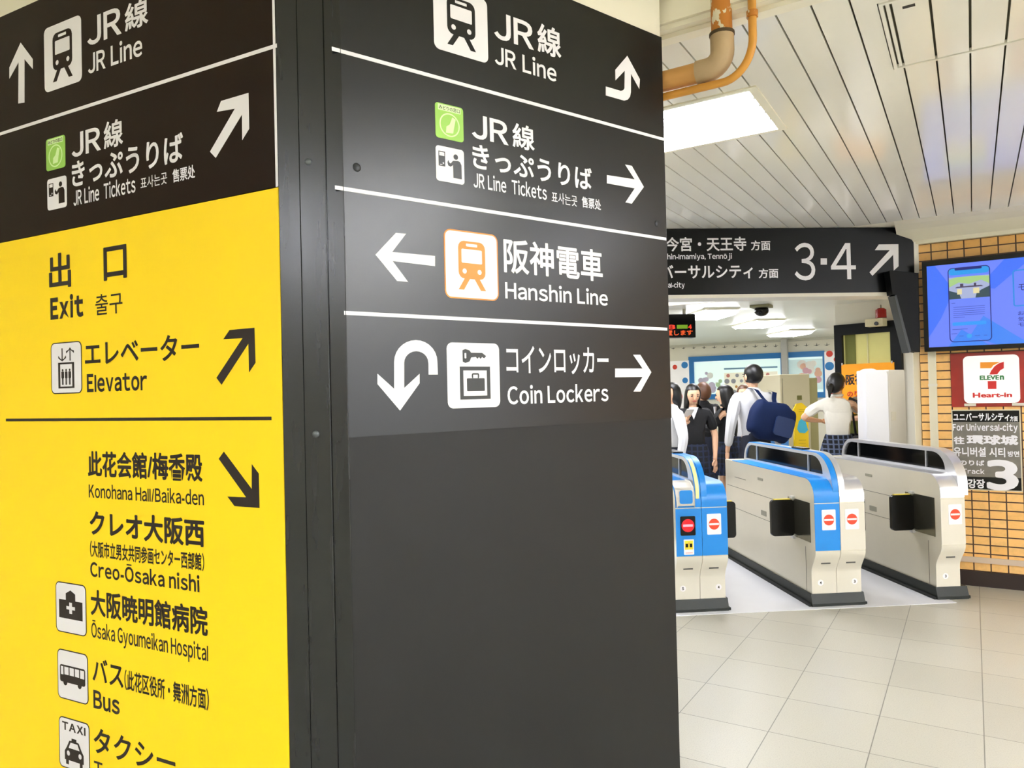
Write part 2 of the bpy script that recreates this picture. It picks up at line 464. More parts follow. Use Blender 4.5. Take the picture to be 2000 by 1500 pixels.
# the cove between slats and bricks
cp = [(YE, HC + .03), (YE, HC), (YE + .10, HC - .012), (YE + .2, HC - .04), (YE + .28, HC - .085), (YW - .045, HB + .03), (YW - .045, HB), (YW + .06, HB), (YW + .06, HC + .03)]
struct(MB().yz(cp, -.47, XR).build('trim_2', PLASTER))
struct(MB().yz([(YE, HC + .03), (YE, HC), (YF, HC), (YF, HC + .03)], XL, -.47).build('trim_3', PLASTER))
BRICK = brick_mat('tan_glazed_brick', '#f0b765', '#f6c57c', '#42220c', .108, .0655, .0045, .35, (0, 2), 0, 2, (.9, 25), bump=.35, shift=(.03, .02), coat=.15)
wb = MB().box(XB, XR, YW, YW + .2, 0, HC)
struct(wb.build('wall_back', BRICK))
LEDGE = mat('pinkish_stone', '#cdb9a4', .5); BASEM = mat('dark_brown_base', '#2a1c18', .45, var=.2)
zl = on_y(1960, 1103, YW).z; zh = on_y(1960, 1092, YW).z; zb = on_y(1960, 1120, YW).z
struct(MB().box(XB, XR, YW - .012, YW, zl, zh).build('trim_4', LEDGE))
struct(MB().box(XB, XR, YW - .018, YW, 0, zb).build('baseboard_back', BASEM))
WALLC = mat('cream_wall_paint', '#ece8d8', .6, var=.03, scale=2)
YB = 14.2; HF = 2.4
struct(MB().box(XL, XB + .02, 7.3, YF, HF, HF + .05).build('ceiling_far', mat('pale_far_ceiling', '#e9ebdf', .3, var=.05, scale=1)))
struct(MB().box(XL, XB + .5, YB, YB + .1, 0, HC).build('wall_far', WALLC))
struct(MB().box(XB, XB + .2, YW + .2, YB, 0, HC).build('wall_side', WALLC))
struct(MB().box(XL, XB, 7.25, 7.3, HF - .02, HC).build('trim_5', PLASTER))
struct(MB().box(XL - .1, XL, YN, YF, 0, HU).build('wall_left', WALLC))
struct(MB().box(XR, XR + .1, YN, -3.0, 0, HU).build('wall_right', WALLC))      # rest of this end left open so added daylight reflects in the board
struct(MB().box(XL, XR, YN - .1, YN, 0, HU).build('wall_front', WALLC))

# ------------------------------------------------------------------ luminaires
GLOW = mat('lit_tube', '#f1f4ff', .5, emit=LAMP, var=0)
REFL = mat('lamp_reflector', '#f4f2e6', .3, emit=1.2, var=0)
GLOWN = mat('lit_near_tube', '#f1f4ff', .5, emit=LAMP*.5, var=0)
GLOWF = mat('lit_far_tube', '#f6f7ff', .5, emit=7.0, var=0)
FRAMEM = mat('lamp_frame', '#eae6d2', .5)
def luminaire(x0, x1, y0, y1, z, label, tubes=6, group=None, glow_m=None):
    t = thing('ceiling_light', label, 'ceiling light', Matrix.Translation(((x0+x1)/2, (y0+y1)/2, z)), group)
    w, d = (x1-x0)/2, (y1-y0)/2
    MB().prism([[(-w, -d), (w, -d), (w, d), (-w, d)], [(-w+.035, -d+.025), (-w+.035, d-.025), (w-.035, d-.025), (w-.035, -d+.025)]], -.006, .045).build('frame', FRAMEM, t)
    MB().box(-w+.03, w-.03, -d+.02, d-.02, .05, .06).build('reflector', REFL, t)
    for i in range(tubes):
        y = -d + (i+.5) * 2*d/tubes
        MB().tube([(-w+.05, y, .028), (w-.05, y, .028)], .021 if tubes > 3 else .03, 10).build('tube', glow_m or GLOW, t, smooth=True)
    return t
for i, l in enumerate(lamps):
    luminaire(*l, HC, 'bright recessed fluorescent ceiling light beside the black sign pillar' if i == 0 else
              'unseen recessed fluorescent light added in the slatted ceiling of the side hall', 6, None if i == 0 else 'added lights of the slatted ceiling outside the view', GLOWN if i == 0 else None)
for i, (x, y) in enumerate(((2.7, 1.2), (2.7, 2.0), (4.1, 1.2), (4.1, 2.05), (5.5, 1.3), (5.6, 2.1), (7.2, 1.6), (9.0, 1.2), (9.0, 2.05), (11.0, 2.0), (13.0, 2.0), (1.1, -2.9), (1.75, -3.8), (-2.0, -2.9), (-3.5, -4.2), (-6.2, 1.4))):  # unseen lights added for the board reflections and to brighten the yellow board
    luminaire(x - .6, x + .6, y - .3, y + .3, HU - .065, 'unseen fluorescent light added under the plaster ceiling behind the viewer', 6, 'added lights of the plaster ceiling behind the viewer')
far_l = [((1385, 620), 'first bright panel light beyond the gates, under the overhead sign'), ((1480, 638), 'middle panel light of the far ceiling, above the student with the bag'), ((1543, 655), 'farthest panel light of the far ceiling, near the booth')]
def panel_light(p, label, group, w=.19, d=.42):
    """A surface-mounted box light with a shallow glowing cover, its long side along the gate passages."""
    t = thing('ceiling_light', label, 'ceiling light', afr(p), group)
    MB().box(-w - .012, w + .012, -d - .012, d + .012, -.022, 0).build('frame', FRAMEM, t, bevel=.004)
    MB().yz([(-d, -.022), (d, -.022), (d - .12, -.06), (-d + .12, -.06)], -w, w).build('cover', GLOWF, t, bevel=.004)
for (px, py), lb in far_l:
    panel_light(on_z(px, py, HF - .06) + Vector((0, 0, .06)), lb, 'panel lights of the far ceiling')
for x, y in ((-1.75, 6.45), (-3.3, 6.5), (-5.0, 6.5)):  # unseen lights added to brighten the gates and the students
    panel_light(Vector((x, y, HC)), 'added panel light hidden behind the overhead sign, above the gates', 'added hidden lights above the gates', .30, .6)
for x, y in ((-5.4, 10.0), (-7.0, 12.0)):  # unseen lights added to fill the far hall
    panel_light(Vector((x, y, HF)), 'added panel light of the far ceiling hidden behind the sign pillar', 'added hidden lights of the far ceiling', .3, .6)

# ------------------------------------------------------------------ ceiling hatch, pipes
x0, x1, y0, y1 = HATCH
t = thing('ceiling_hatch', 'square access hatch in the white slatted ceiling with a small black tag', 'hatch', Matrix.Translation((x0, y0, HC)))
hm = MB()
w, d = x1-x0, y1-y0
hm.prism([[(.004, .004), (w-.004, .004), (w-.004, d-.004), (.004, d-.004)], [(.016, .016), (.016, d-.016), (w-.016, d-.016), (w-.016, .016)]], -.004, .012)
hm.build('frame', SLAT, t)
cx = [.018]; k = math.ceil((x0 + .02 - XS) / PITCHX)
while XS + k * PITCHX - x0 < w - .03: cx.append(XS + k * PITCHX - x0); k += 1
cx.append(w - .018); pm = MB()
for a, b in zip(cx, cx[1:]): pm.box(a + .004, b - .004, .02, d - .02, .0, .012)
pm.box(.01, w-.01, .01, d-.01, .02, .024, 1)
pm.build('panel', [SLAT, DARK], t)
tp = on_z(1775, 12, HC)
MB().box(tp.x - x0 - .018, tp.x - x0 + .018, tp.y - y0 - .009, tp.y - y0 + .009, -.001, .0).build('name_tag', BLACKG, t)

def pipe_mat():
    m = bpy.data.materials.new('flaking_orange_paint'); m.use_nodes = True; nt = m.node_tree; b = nt.nodes['Principled BSDF']
    tc = nt.nodes.new('ShaderNodeTexCoord'); mp = nt.nodes.new('ShaderNodeMapping'); mp.inputs['Scale'].default_value = (1, 1, .45)
    n = nt.nodes.new('ShaderNodeTexNoise'); n.inputs['Scale'].default_value = 38; n.inputs['Detail'].default_value = 5
    r = nt.nodes.new('ShaderNodeValToRGB'); r.color_ramp.interpolation = 'CONSTANT'
    r.color_ramp.elements[0].color = lin('#b8731c'); r.color_ramp.elements[1].position = .57; r.color_ramp.elements[1].color = lin('#d9d3bb')
    nt.links.new(tc.outputs['Object'], mp.inputs[0]); nt.links.new(mp.outputs[0], n.inputs['Vector']); nt.links.new(n.outputs['Fac'], r.inputs[0])
    nt.links.new(r.outputs[0], b.inputs['Base Color']); b.inputs['Roughness'].default_value = .55
    return m
PFLAKE = pipe_mat(); PORANGE = mat('dull_orange_paint', '#cf9a55', .5, var=.12, scale=14); PELBOW = mat('weathered_joint', '#b39a74', .6, var=.18, scale=18)
YP = Y0 - .055; RP = .0335
pe = on_y(1411, 105, YP); ze = pe.z
t = thing('drain_pipe', 'thick orange pipe with flaking paint bending behind the black sign pillar', 'pipe', Matrix.Translation((pe.x, YP, ze)))
MB().tube([(0, 0, HU - ze), (0, 0, .052)], RP, 20).build('upright', PFLAKE, t, smooth=True)
el = [(0, 0, .062)] + [(-.052 + .052*math.cos(a), 0, .01 - .052*math.sin(a) + .0) for a in [i*PI/2/8 for i in range(9)]] + [(-.085, 0, -.042)]
MB().tube(el, RP + .0045, 20).build('elbow', PELBOW, t, smooth=True)
MB().tube([(-.08, 0, -.042), (-1.9, 0, -.042)], RP, 20).build('run', PORANGE, t, smooth=True)
MB().tube([(0, 0, .058), (0, 0, .068)], RP + .007, 20).build('collar', mat('dark_joint_ring', '#4a3a1c', .7), t, smooth=True)
pc = on_y(1470, 50, YP); dx = pc.x - pe.x; r = .013
t2 = thing('conduit', 'thin orange conduit curving alongside the thick pipe', 'conduit', Matrix.Translation((pe.x, YP - .002, ze)))
q = .10
path = [(dx, 0, HU - ze), (dx, 0, .03)] + [(dx - q + q*math.cos(a), 0, .03 - .125*math.sin(a)) for a in [i*PI/2/12 for i in range(1, 13)]] + [(-1.9, 0, -.097)]
MB().tube(path, r, 14).build('run', mat('conduit_orange', '#cf9236', .45, var=.15, scale=12), t2, smooth=True)
MB().tube([(dx, 0, .09), (dx, 0, .11)], r + .005, 14).build('collar', PFLAKE, t2, smooth=True)

# ------------------------------------------------------------------ the sign pillar
DR = 2.47
dirR = ray(2950, 723.5); dirR.z = 0; dirR.normalize()
dirL = ray(-1790, 834.5); dirL.z = 0; dirL.normalize()
pR1 = at_depth(1307.5, 762, DR)
def hit(o, d, px, py):
    r = ray(px, py); a, b = Vector((d.x, d.y)), Vector((r.x, r.y)); w = Vector((CAMP.x - o.x, CAMP.y - o.y))
    den = a.x*b.y - a.y*b.x
    return Vector((o.x, o.y, 0)) + d * ((w.x*b.y - w.y*b.x) / den)
pR0 = hit(pR1, dirR, 677, 777)
pL0 = at_depth(556, 779.5, 1.767)
pL1 = Vector((pL0.x, pL0.y, 0)) + dirL * 1.6
for p in (pR1, pR0, pL0, pL1): p.z = 0
FR = Face(pR0, dirR); FL = Face(pL1, -dirL); FS = Face(pL0, pR0 - pL0)
RW = (pR1 - pR0).length; LW = 1.6; SW = (pR0 - pL0).length
back1 = Vector((pR1.x - .25, pR1.y + .0, 0)); back2 = Vector((pL1.x - .05, pR1.y, 0))
pol = [(p.x, p.y) for p in (pL1, pL0, pR0, pR1, back1, back2)]
vtop = FR.uv(1290, 73, .004)[1]
pil = struct(MB().prism(pol, 0, vtop - .012).build('pillar', mat('pillar_core', '#1b1d1f', .5)))
inset = Vector((sum(p[0] for p in pol)/6, sum(p[1] for p in pol)/6))
MB().prism(pol, vtop - .012, HU).build('pillar_head', PLASTER, pil)
cpl = MB(); M0 = FS.m
cpl.box(-.004, SW*.32, 0, vtop, 0, .004, 0).box(SW*.32, SW*.74, 0, vtop, 0, .007, 0).box(SW*.745, SW + .004, 0, vtop, 0, .0055, 0)
strip_o = cpl.build('corner_plate', STEELD, pil, M=M0, bevel=.002)
MB().box(SW*.735, SW*.748, .002, vtop - .002, .0056, .0062).build('seam', BLACKG, pil, M=M0)
for px, py, f in ((602, 316, FS), (617, 848, FS)):
    u, v = f.uv(px, py, .006)
    MB().ell((u, v, .007), (.0085, .0085, .005), 14, 8).build('screw_head', mat('screw_steel', '#5d6264', .35, metal=.6), pil, smooth=True, M=f.m)

# right face: black board with four rows, and the bare sheet under it
OFF = .005
tR = thing('direction_sign', 'black sign board on the right face of the pillar with four rows of white writing', 'sign', FR.m)
b = Board(FR, tR, OFF)
va = FR.uv(680, 854, OFF)[1]; vb = FR.uv(1305, 816, OFF)[1]
ua = .0; ub = RW
MB().prism([(ua, va), (ub, vb), (ub, vtop), (ua, vtop + .02)], 0, OFF).build('panel', BLACKV, tR, bevel=.001)
low = MB().prism([(ua, .0), (ub, .0), (ub, vb - .001), (ua, va - .001)], 0, OFF - .002).build('lower_cladding', LOWERV, pil, M=FR.m)
for px, py in ((697, 327), (1283, 437)):
    u, v = FR.uv(px, py, OFF)
    MB().ell((u, v, OFF), (.011, .011, .004), 14, 8).build('bolt', mat('bolt_grey', '#34373a', .4, metal=.4), tR, smooth=True)
LT = .0095
b.bar((648, 95), (1299, 273), LT); b.bar((654, 366), (1301, 467), LT); b.bar((672, 611), (1303, 643), LT)
b.crop(3.2258, 700, 0)
b.pict((470, -118), (808, -20), (475, 300), 'train', BLACKV)
b.text('JR', 857, 1106, (1100, 318), (1100, 152), bold=.02, human=True)
b.text('線', 1130, 1278, (1270, 374), (1270, 190))
b.text('JR Line', 860, 1245, (870, 405), (885, 288), human=True, bold=.02)
b.crop(5, 1100, 0)
b.poly([(625, 545), (748, 775), (742, 868), (660, 720), (660, 900), (652, 945), (630, 973), (595, 983), (415, 932), (415, 845), (560, 888), (585, 882), (598, 862), (600, 690), (510, 785), (508, 682)])
b.crop(3.2258, 700, 0)
LIME = mat('lime_green_plate', '#97cc55', .5)
b.pict((482, 640), (658, 685), (485, 862), 'green', WHITE, LIME)
b.pict((486, 912), (663, 942), (490, 1135), 'ticket', BLACKV)
b.text('JR', 716, 946, (940, 918), (940, 770), bold=.02, human=True)
b.text('線', 972, 1110, (1105, 957), (1105, 803))
b.text('きっぷうりば', 722, 1472, (1455, 1200), (1455, 1060), bold=.022)
b.text('JR Line  Tickets', 725, 1185, (735, 1182), (745, 1085), human=True, bold=.018)
b.text('표사는곳', 1218, 1378, (1360, 1300), (1360, 1232), bold=.005)
b.text('售票处', 1408, 1528, (1520, 1325), (1520, 1258), bold=.018)
b.poly([(1798, 1178), (1722, 1283), (1682, 1275), (1740, 1187), (1565, 1155), (1565, 1103), (1740, 1130), (1680, 1037), (1722, 1045)])
b.crop(3.2258, 700, 420)
b.poly([(107, 250), (235, 113), (300, 118), (212, 233), (482, 258), (482, 322), (215, 290), (313, 422), (243, 415)])
ORANGE = mat('orange_ink', '#e58a32', .5)
b.pict((545, 92), (868, 124), (552, 512), 'train', ORANGE, None, ORANGE)
b.text('阪神電車', 918, 1540, (1470, 416), (1470, 215))
b.text('Hanshin Line', 925, 1570, (930, 527), (930, 415), human=True, bold=.02)
ua_ = [(262, 1232), (120, 1065), (120, 1000), (225, 1095)] + [(225, 925)] + arc(361, 925, 136, -137, 180, 0, 14) + [(500, 1005), (442, 1005), (441, 940)] + arc(364, 930, 76, -72, 0, 180, 12) + [(288, 1090), (385, 1000), (385, 1060)]
b.poly(ua_)
b.pict((556, 802), (884, 803), (562, 1220), 'locker', mat('dark_grey_ink', '#2b2e2f', .5))
b.text('コインロッカー', 933, 1577, (1080, 1005), (1105, 825), bold=.012)
b.text('Coin Lockers', 940, 1575, (1400, 1179), (1400, 1065), human=True, bold=.02)
b.poly([(1845, 990), (1777, 1112), (1733, 1112), (1790, 1020), (1617, 1022), (1617, 967), (1790, 967), (1730, 880), (1775, 880)])

# left face: brown-black board above, yellow board below
tB = thing('direction_sign', 'brown-black sign board above the yellow one on the left face of the pillar', 'sign', FL.m)
tY = thing('exit_sign', 'yellow exit sign board with black writing on the left face of the pillar', 'sign', FL.m)
u1 = FL.uv(545, 364, OFF)[0]; vy = FL.uv(500, 373, OFF)[1]
u1 = LW - .003
MB().box(0, u1, vy, vtop + .03, 0, OFF).build('panel', BROWNV, tB, bevel=.001)
MB().box(0, u1, .05, vy - .0015, 0, OFF).build('panel', YELLOW, tY, bevel=.001)
b = Board(FL, tB, OFF)
MB().box(u1 - .007, u1 + .0005, vy, vtop + .03, OFF, OFF + .0006).build('edge_line', WHITE, tB)
b.crop(3.3333, 0, 0)
p0 = b.uv((0, 875)); p1 = b.uv((1800, 297))
vm = (p0[1] + p1[1]) / 2
MB().box(0, u1 + .006, vm - .0048, vm + .0048, OFF + .0007, OFF + .0013).build('divider_line', WHITE, tB)
b.poly([(135, 278), (214, 385), (214, 450), (160, 385), (160, 668), (120, 674), (122, 405), (62, 512), (62, 440)])
b.pict((288, 192), (528, 120), (292, 608), 'train', BROWNV)
b.text('JR', 570, 795, (600, 294), (600, 112), bold=.02, human=True)
b.text('線', 815, 968, (830, 208), (830, 28))
b.text('JR Line', 575, 930, (590, 480), (605, 335), human=True, bold=.02)
b.pict((300, 912), (424, 882), (304, 1118), 'green', WHITE, LIME)
b.pict((308, 1172), (433, 1143), (312, 1373), 'ticket', BROWNV)
b.text('JR', 468, 660, (490, 1024), (490, 868), bold=.02, human=True)
b.text('線', 678, 803, (690, 974), (690, 796))
b.text('きっぷうりば', 470, 1198, (520, 1210), (1190, 858), bold=.022)
b.text('JR Line  Tickets', 480, 885, (490, 1340), (500, 1232), human=True, bold=.018)
b.text('표사는곳', 917, 1090, (935, 1230), (940, 1152), bold=.005)
b.text('售票处', 1125, 1272, (1140, 1188), (1150, 1098), bold=.018)
b.poly([(1618, 605), (1623, 838), (1578, 912), (1576, 745), (1405, 1028), (1368, 988), (1530, 708), (1413, 728), (1440, 658)])
b = Board(FL, tY, OFF).crop(3.3333, 0, 440)
b.text('出', 322, 465, (340, 417), (340, 188), INK)
b.text('口', 677, 828, (690, 362), (690, 144), INK)
b.text('Exit', 330, 545, (340, 617), (480, 445), INK, .045, True)
b.text('출구', 623, 800, (650, 586), (665, 448), INK, .005)
b.pict((337, 775), (527, 762), (340, 1093), 'elevator', INK, None, INK)
b.text('エレベーター', 555, 1300, (690, 908), (700, 748), INK)
b.text('Elevator', 568, 960, (575, 1088), (628, 966), INK, .028, True)
b.poly([(1657, 667), (1664, 895), (1622, 957), (1618, 770), (1443, 1038), (1410, 993), (1580, 735), (1455, 742), (1495, 682)], INK)
b.bar((40, 1268), (1768, 1257), .0085, INK)
b.crop(3.3333, 0, 840)
b.text('此花会館/梅香殿', 575, 1320, (1300, 337), (1300, 152), INK, .028)
b.text('Konohana Hall/Baika-den', 580, 1328, (590, 440), (590, 348), INK, .016, True)
b.poly([(1690, 507), (1685, 283), (1640, 222), (1640, 385), (1458, 140), (1425, 187), (1603, 437), (1482, 433), (1528, 495)], INK)
b.text('クレオ大阪西', 588, 1333, (1330, 766), (1330, 580), INK, .03)
b.text('（大阪市立男女共同参画センター西部館）', 588, 1330, (590, 825), (590, 718), INK, .02)
b.text('Creo-Ōsaka nishi', 590, 1300, (830, 988), (830, 872), INK, .026, True)
b.pict((366, 988), (556, 1018), (372, 1300), 'hospital', INK, None, INK)
b.text('大阪暁明館病院', 595, 1355, (1350, 1346), (1340, 1152), INK, .026)
b.text('Ōsaka Gyoumeikan Hospital', 598, 1355, (815, 1422), (815, 1275), INK, .016, True)
b.crop(3.3333, 0, 1050)
b.pict((377, 725), (568, 765), (384, 1032), 'bus', INK, None, INK)
b.text('バス', 605, 805, (800, 980), (800, 822), INK, .018)
b.text('（此花区役所・舞洲方面）', 815, 1362, (1345, 1125), (1345, 980), INK, .018)
b.text('Bus', 610, 780, (620, 1112), (620, 992), INK, .028, True)
b.pict((387, 1163), (578, 1206), (394, 1478), 'taxi', INK, None, INK)
b.text('タクシー', 613, 1142, (625, 1399), (645, 1240), INK, .018)
b.text('Taxi', 615, 800, (630, 1562), (630, 1448), INK, .014, True)

# ------------------------------------------------------------------ overhead platform sign
FO = Face(at_depth(1785, 572, 5.7), ARGT)
sb = FO.uv(1550, 573)[1]; st = HC - .004
sr = FO.uv(1786, 520)[0]
tO = thing('overhead_sign', 'black overhead platform sign above the gates reading 3 and 4 with an arrow', 'sign', FO.m)
SIGNB = mat('black_sign_face', '#040506', .3, var=.2, spec=.25)
uc, vc = FO.uv(1766, 449)
MB().prism([(-5.2, sb), (sr, sb), (sr, FO.uv(1792, 474)[1]), (uc, st), (-5.2, st)], -.22, 0).build('case', SIGNB, tO)
MB().box(-5.2, sr, sb - .028, sb - .002, -.22, .012).build('lower_rail', PALE, tO)
MB().box(sr - .002, sr + .035, FO.uv(1790, 535)[1], FO.uv(1790, 473)[1], -.2, .004).build('end_cap', mat('white_end_cap', '#f1efe6', .4), tO)
b = Board(FO, tO, .001).crop(3.846, 1290, 420)
b.text('新今宮・天王寺', -62, 646, (300, 272), (300, 165))
b.text('方面', 680, 826, (700, 266), (700, 192))
b.text('Shin-Imamiya, Tennōji', 20, 537, (100, 345), (100, 290), bold=.02, human=True)
b.text('ユニバーサルシティ', -205, 695, (300, 480), (300, 374))
b.text('方面', 738, 886, (760, 475), (760, 402))
b.text('Universal-city', -95, 182, (100, 557), (100, 503), bold=.02, human=True)
b.text('3', 1010, 1165, (1090, 491), (1090, 209), bold=.004, human=True)
b.poly([(1203, 325), (1250, 325), (1250, 373), (1203, 373)], name='lettering')
b.text('4', 1283, 1470, (1380, 482), (1380, 211), bold=.004, human=True)
b.poly([(1787, 219), (1788, 385), (1752, 417), (1748, 298), (1592, 457), (1570, 430), (1722, 264), (1610, 264), (1640, 221)])
tw = thing('sign_bracket', 'black slanted bracket panel under the right end of the overhead sign', 'bracket', FO.m)
pp = [FO.uv(x, y, .03) for x, y in ((1729, 531), (1784, 536), (1787, 688), (1769, 686), (1741, 578), (1735, 577))]
MB().prism(pp, .015, .09).build('shroud', mat('matte_black_paint', '#040505', .5, spec=.2), tw, bevel=.003)
MB().prism([FO.uv(x, y, .03) for x, y in ((1737, 580), (1741, 578), (1770, 688), (1765, 690))], .01, .095).build('edge_strip', mat('dark_grey_edge', '#2c3030', .4), tw)

# ------------------------------------------------------------------ things on the brick wall
FW = Face(Vector((0, YW, 0)), Vector((1, 0, 0)))
def glow(name, col, k=1.0):
    c = lin(col); m = mat(name, (c[0]*.05, c[1]*.05, c[2]*.05, 1), .3, var=0)
    b = m.node_tree.nodes['Principled BSDF']; b.inputs['Emission Color'].default_value = c; b.inputs['Emission Strength'].default_value = k*.95/2**S.view_settings.exposure
    return m
TVO = .11
t = thing('screen_display', 'large wall screen showing a violet-blue page with a telephone', 'screen', FW.m)
u0 = FW.uv(1806, 600, TVO)[0]; v0 = FW.uv(1812, 687, TVO)[1]; v1 = FW.uv(1801, 512, TVO)[1]
us = FW.uv(1811, 600, TVO)[0] + .004; vs0 = FW.uv(1830, 678, TVO)[1]; vs1 = FW.uv(1806, 521, TVO)[1]
u0 = FW.uv(1803, 600, TVO)[0]; u1 = u0 + 1.12
MB().box(u0, u1, v0, v1, .03, TVO - .002).build('case', BLACKG, t, bevel=.004)
bz = MB().prism([[(u0, v0), (u1, v0), (u1, v1), (u0, v1)], [(us, vs0), (us, vs1), (u1-.02, vs1), (u1-.02, vs0)]], TVO - .002, TVO + .006)
bz.build('bezel', BLACKG, t)
MB().box(u0 + .3, u1 - .3, v0 + .1, v1 - .1, 0, .03).build('wall_bracket', DARK, t)
sm = MB(); W, H = u1 - .02 - us, vs1 - vs0
def SP(x, y): return (us + x*W, vs0 + y*H)
def sq(m, pts, z): sm.prism([SP(*p) for p in pts], TVO + z, TVO + z + .0003, m)
sq(0, [(0, 0), (1, 0), (1, 1), (0, 1)], -.0015)
sq(1, [(.0, .12), (.08, .35), (.16, .68), (.05, 1), (0, 1)], -.001)
sq(1, [(.31, .70), (.46, 1), (.62, 1), (.40, .66)], -.001)
sq(2, [(.33, .35), (.58, .0), (.40, .0), (.25, .12)], -.001)
sq(2, [(.12, .0), (.36, .0), (.20, .2)], -.001)
scr = sm.build('picture', [glow('screen_violet', '#6c86ff', 1.0), glow('screen_blue', '#3f74ff', 1.0), glow('screen_azure', '#3a86fa', 1.0)], t)
b = Board(FW, scr, TVO + .0005).crop(5.359, 1780, 420)
NAVY = glow('screen_navy', '#0b1a86', .8)
pu0, pv1 = b.uv((378, 560)); pu1 = b.uv((822, 545))[0]; pv0 = b.uv((600, 1325))[1]
rr = .03
MB().prism([rrect(pu0, pv0, pu1, pv1, rr), rrect(pu0+.006, pv0+.006, pu1-.006, pv1-.006, rr-.006)], TVO + .0005, TVO + .001).build('phone_outline', NAVY, scr)
MB().prism(rrect(pu0+.006, pv1-.055, pu1-.006, pv1-.006, .022), TVO + .0004, TVO + .0007).build('phone_header', glow('screen_cyan', '#1e9df0', 1), scr)
MB().prism(rrect(pu0+.045, pv1-.022, pu1-.05, pv1-.004, .008), TVO + .0007, TVO + .0012).build('phone_notch', NAVY, scr)
ph = MB(); pz = TVO + .0008
hy = lambda y: b.uv((600, y))[1]
gx = lambda f: pu0 + .006 + f*(pu1-pu0-.012)
pa, pb = hy(870), hy(640); hh = pb - pa
for m, pts in ((0, [(0, 0), (1, 0), (1, 1), (0, 1)]), (1, [(0, .55), (.25, .75), (.5, .65), (.8, .8), (1, .6), (1, .95), (.7, 1), (.2, 1), (0, .9)]), (2, [(0, 0), (.3, 0), (.25, .25), (0, .4)]), (2, [(.65, 0), (1, 0), (1, .5), (.8, .35), (.68, .2)]), (3, [(.2, .2), (.32, .2), (.32, .45), (.2, .45)]), (3, [(.6, .2), (.75, .2), (.75, .45), (.6, .45)]), (4, [(.15, .5), (.85, .5), (.8, .56), (.2, .56)]), (4, [(.28, .56), (.36, .56), (.36, .68), (.28, .68)]), (4, [(.62, .56), (.68, .56), (.68, .68), (.62, .68)])):
    ph.prism([(gx(x), pa + y*hh) for x, y in pts], pz, pz + .0002, m); pz += .0002
ph.build('garden_photo', [glow('photo_lilac', '#a9b4d8'), glow('photo_green', '#a8cf86'), glow('photo_dark', '#2f4a55'), glow('photo_cream', '#e8dca8'), glow('photo_brown', '#4a3e5a')], scr)
ln = MB()
for y, x0_, x1_ in ((925, 420, 460), (968, 440, 770), (990, 440, 770), (1012, 440, 770), (1032, 440, 770), (1052, 440, 770), (1075, 440, 560), (1200, 430, 590), (1245, 420, 480), (1268, 500, 550), (1262, 665, 720), (1258, 760, 795)):
    (a, c), (d, _) = b.uv((x0_, y)), b.uv((x1_, y))
    ln.box(a, d, c - .0018, c + .0018, TVO + .0005, TVO + .0008)
ln.build('text_lines', glow('screen_ink', '#3a4fb4'), scr)
(a, c), (d, e) = b.uv((430, 1155)), b.uv((785, 1110))
MB().prism(rrect(a, hy(1152), d, hy(1115), .008), TVO + .0005, TVO + .0009).build('button_bar', glow('screen_button', '#2a9cff'), scr)
cu, cv = b.uv((607, 1265)); MB().prism(circ(cu, cv, .0165), TVO + .0005, TVO + .0009).build('round_button', glow('screen_button2', '#35a6f2'), scr)
TEAL = glow('screen_teal', '#1f8fe8')
(a, c) = b.uv((1068, 960)); d = us + W - .1; e = b.uv((1075, 575))[1]
MB().prism([rrect(a, c, a + .36, e, .018), rrect(a+.009, c+.009, a+.351, e-.009, .01)], TVO + .0005, TVO + .0009).build('second_phone_outline', TEAL, scr)
for i, (y0_, y1_, w_) in enumerate(((1048, 1008, .30), (1112, 1066, .30), (1165, 1128, .30))):
    a, c = b.uv((1118, y0_)); e = b.uv((1118, y1_))[1]
    b.text_uv(('お', '気', 'モ')[i], a, a + .036, c, e, NAVY, .004, parent=scr)
a, c = b.uv((1120, 790)); e = b.uv((1120, 725))[1]
b.text_uv('モ', a, a + .045, c, e, NAVY, .004, parent=scr)

# red marble panel with the shop sign
MARBLE = mat('red_marble', '#a02216', .3, var=.35, scale=7)
t = thing('marble_panel', 'red marbled panel on the brick wall behind the convenience shop sign', 'panel', FW.m)
ur0, vr1 = FW.uv(1856, 691); vr0 = FW.uv(1960, 794)[1]; ur1 = ur0 + 1.1
MB().box(ur0, ur1, vr0, vr1, 0, .012).build('panel', MARBLE, t, bevel=.002)
t = thing('shop_sign', 'white rounded shop sign with a red, orange and green number seven', 'sign', FW.m)
b = Board(FW, t, .042).crop(5, 1780, 680)
x0_, y1_ = b.uv((502, 80)); x1_ = b.uv((1058, 300))[0]; y0_ = b.uv((800, 536))[1]
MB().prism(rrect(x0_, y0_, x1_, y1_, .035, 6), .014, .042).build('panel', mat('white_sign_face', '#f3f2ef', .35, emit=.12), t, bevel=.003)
SRED = mat('shop_red', '#cf1f1c', .4); SOR = mat('shop_orange', '#f49a20', .4); SGR = mat('shop_green', '#1f7a3a', .4)
b.poly([(672, 138), (868, 134), (800, 168), (778, 196), (672, 197)], SOR, 'logo_bar')
b.poly([(903, 132), (903, 196), (868, 216), (838, 256), (762, 258), (778, 222), (812, 178), (850, 150)], SRED, 'logo_slope')
b.poly([(745, 322), (830, 320), (831, 398), (748, 399)], SRED, 'logo_foot')
b.text('ELEVE', 668, 858, (680, 312), (680, 268), SGR, .045, False)
b.text('n', 864, 906, (870, 310), (870, 266), SGR, .045, False)
b.text('Heart-in', 600, 985, (610, 484), (610, 436), SRED, .04, False)
MB().box(x0_, x0_ + .075, y0_ - .022, y0_ - .002, .012, .03).build('bracket', PALE, t)
MB().box(x1_ - .05, x1_ + .03, y0_ - .022, y0_ - .002, .012, .03).build('bracket', PALE, t)

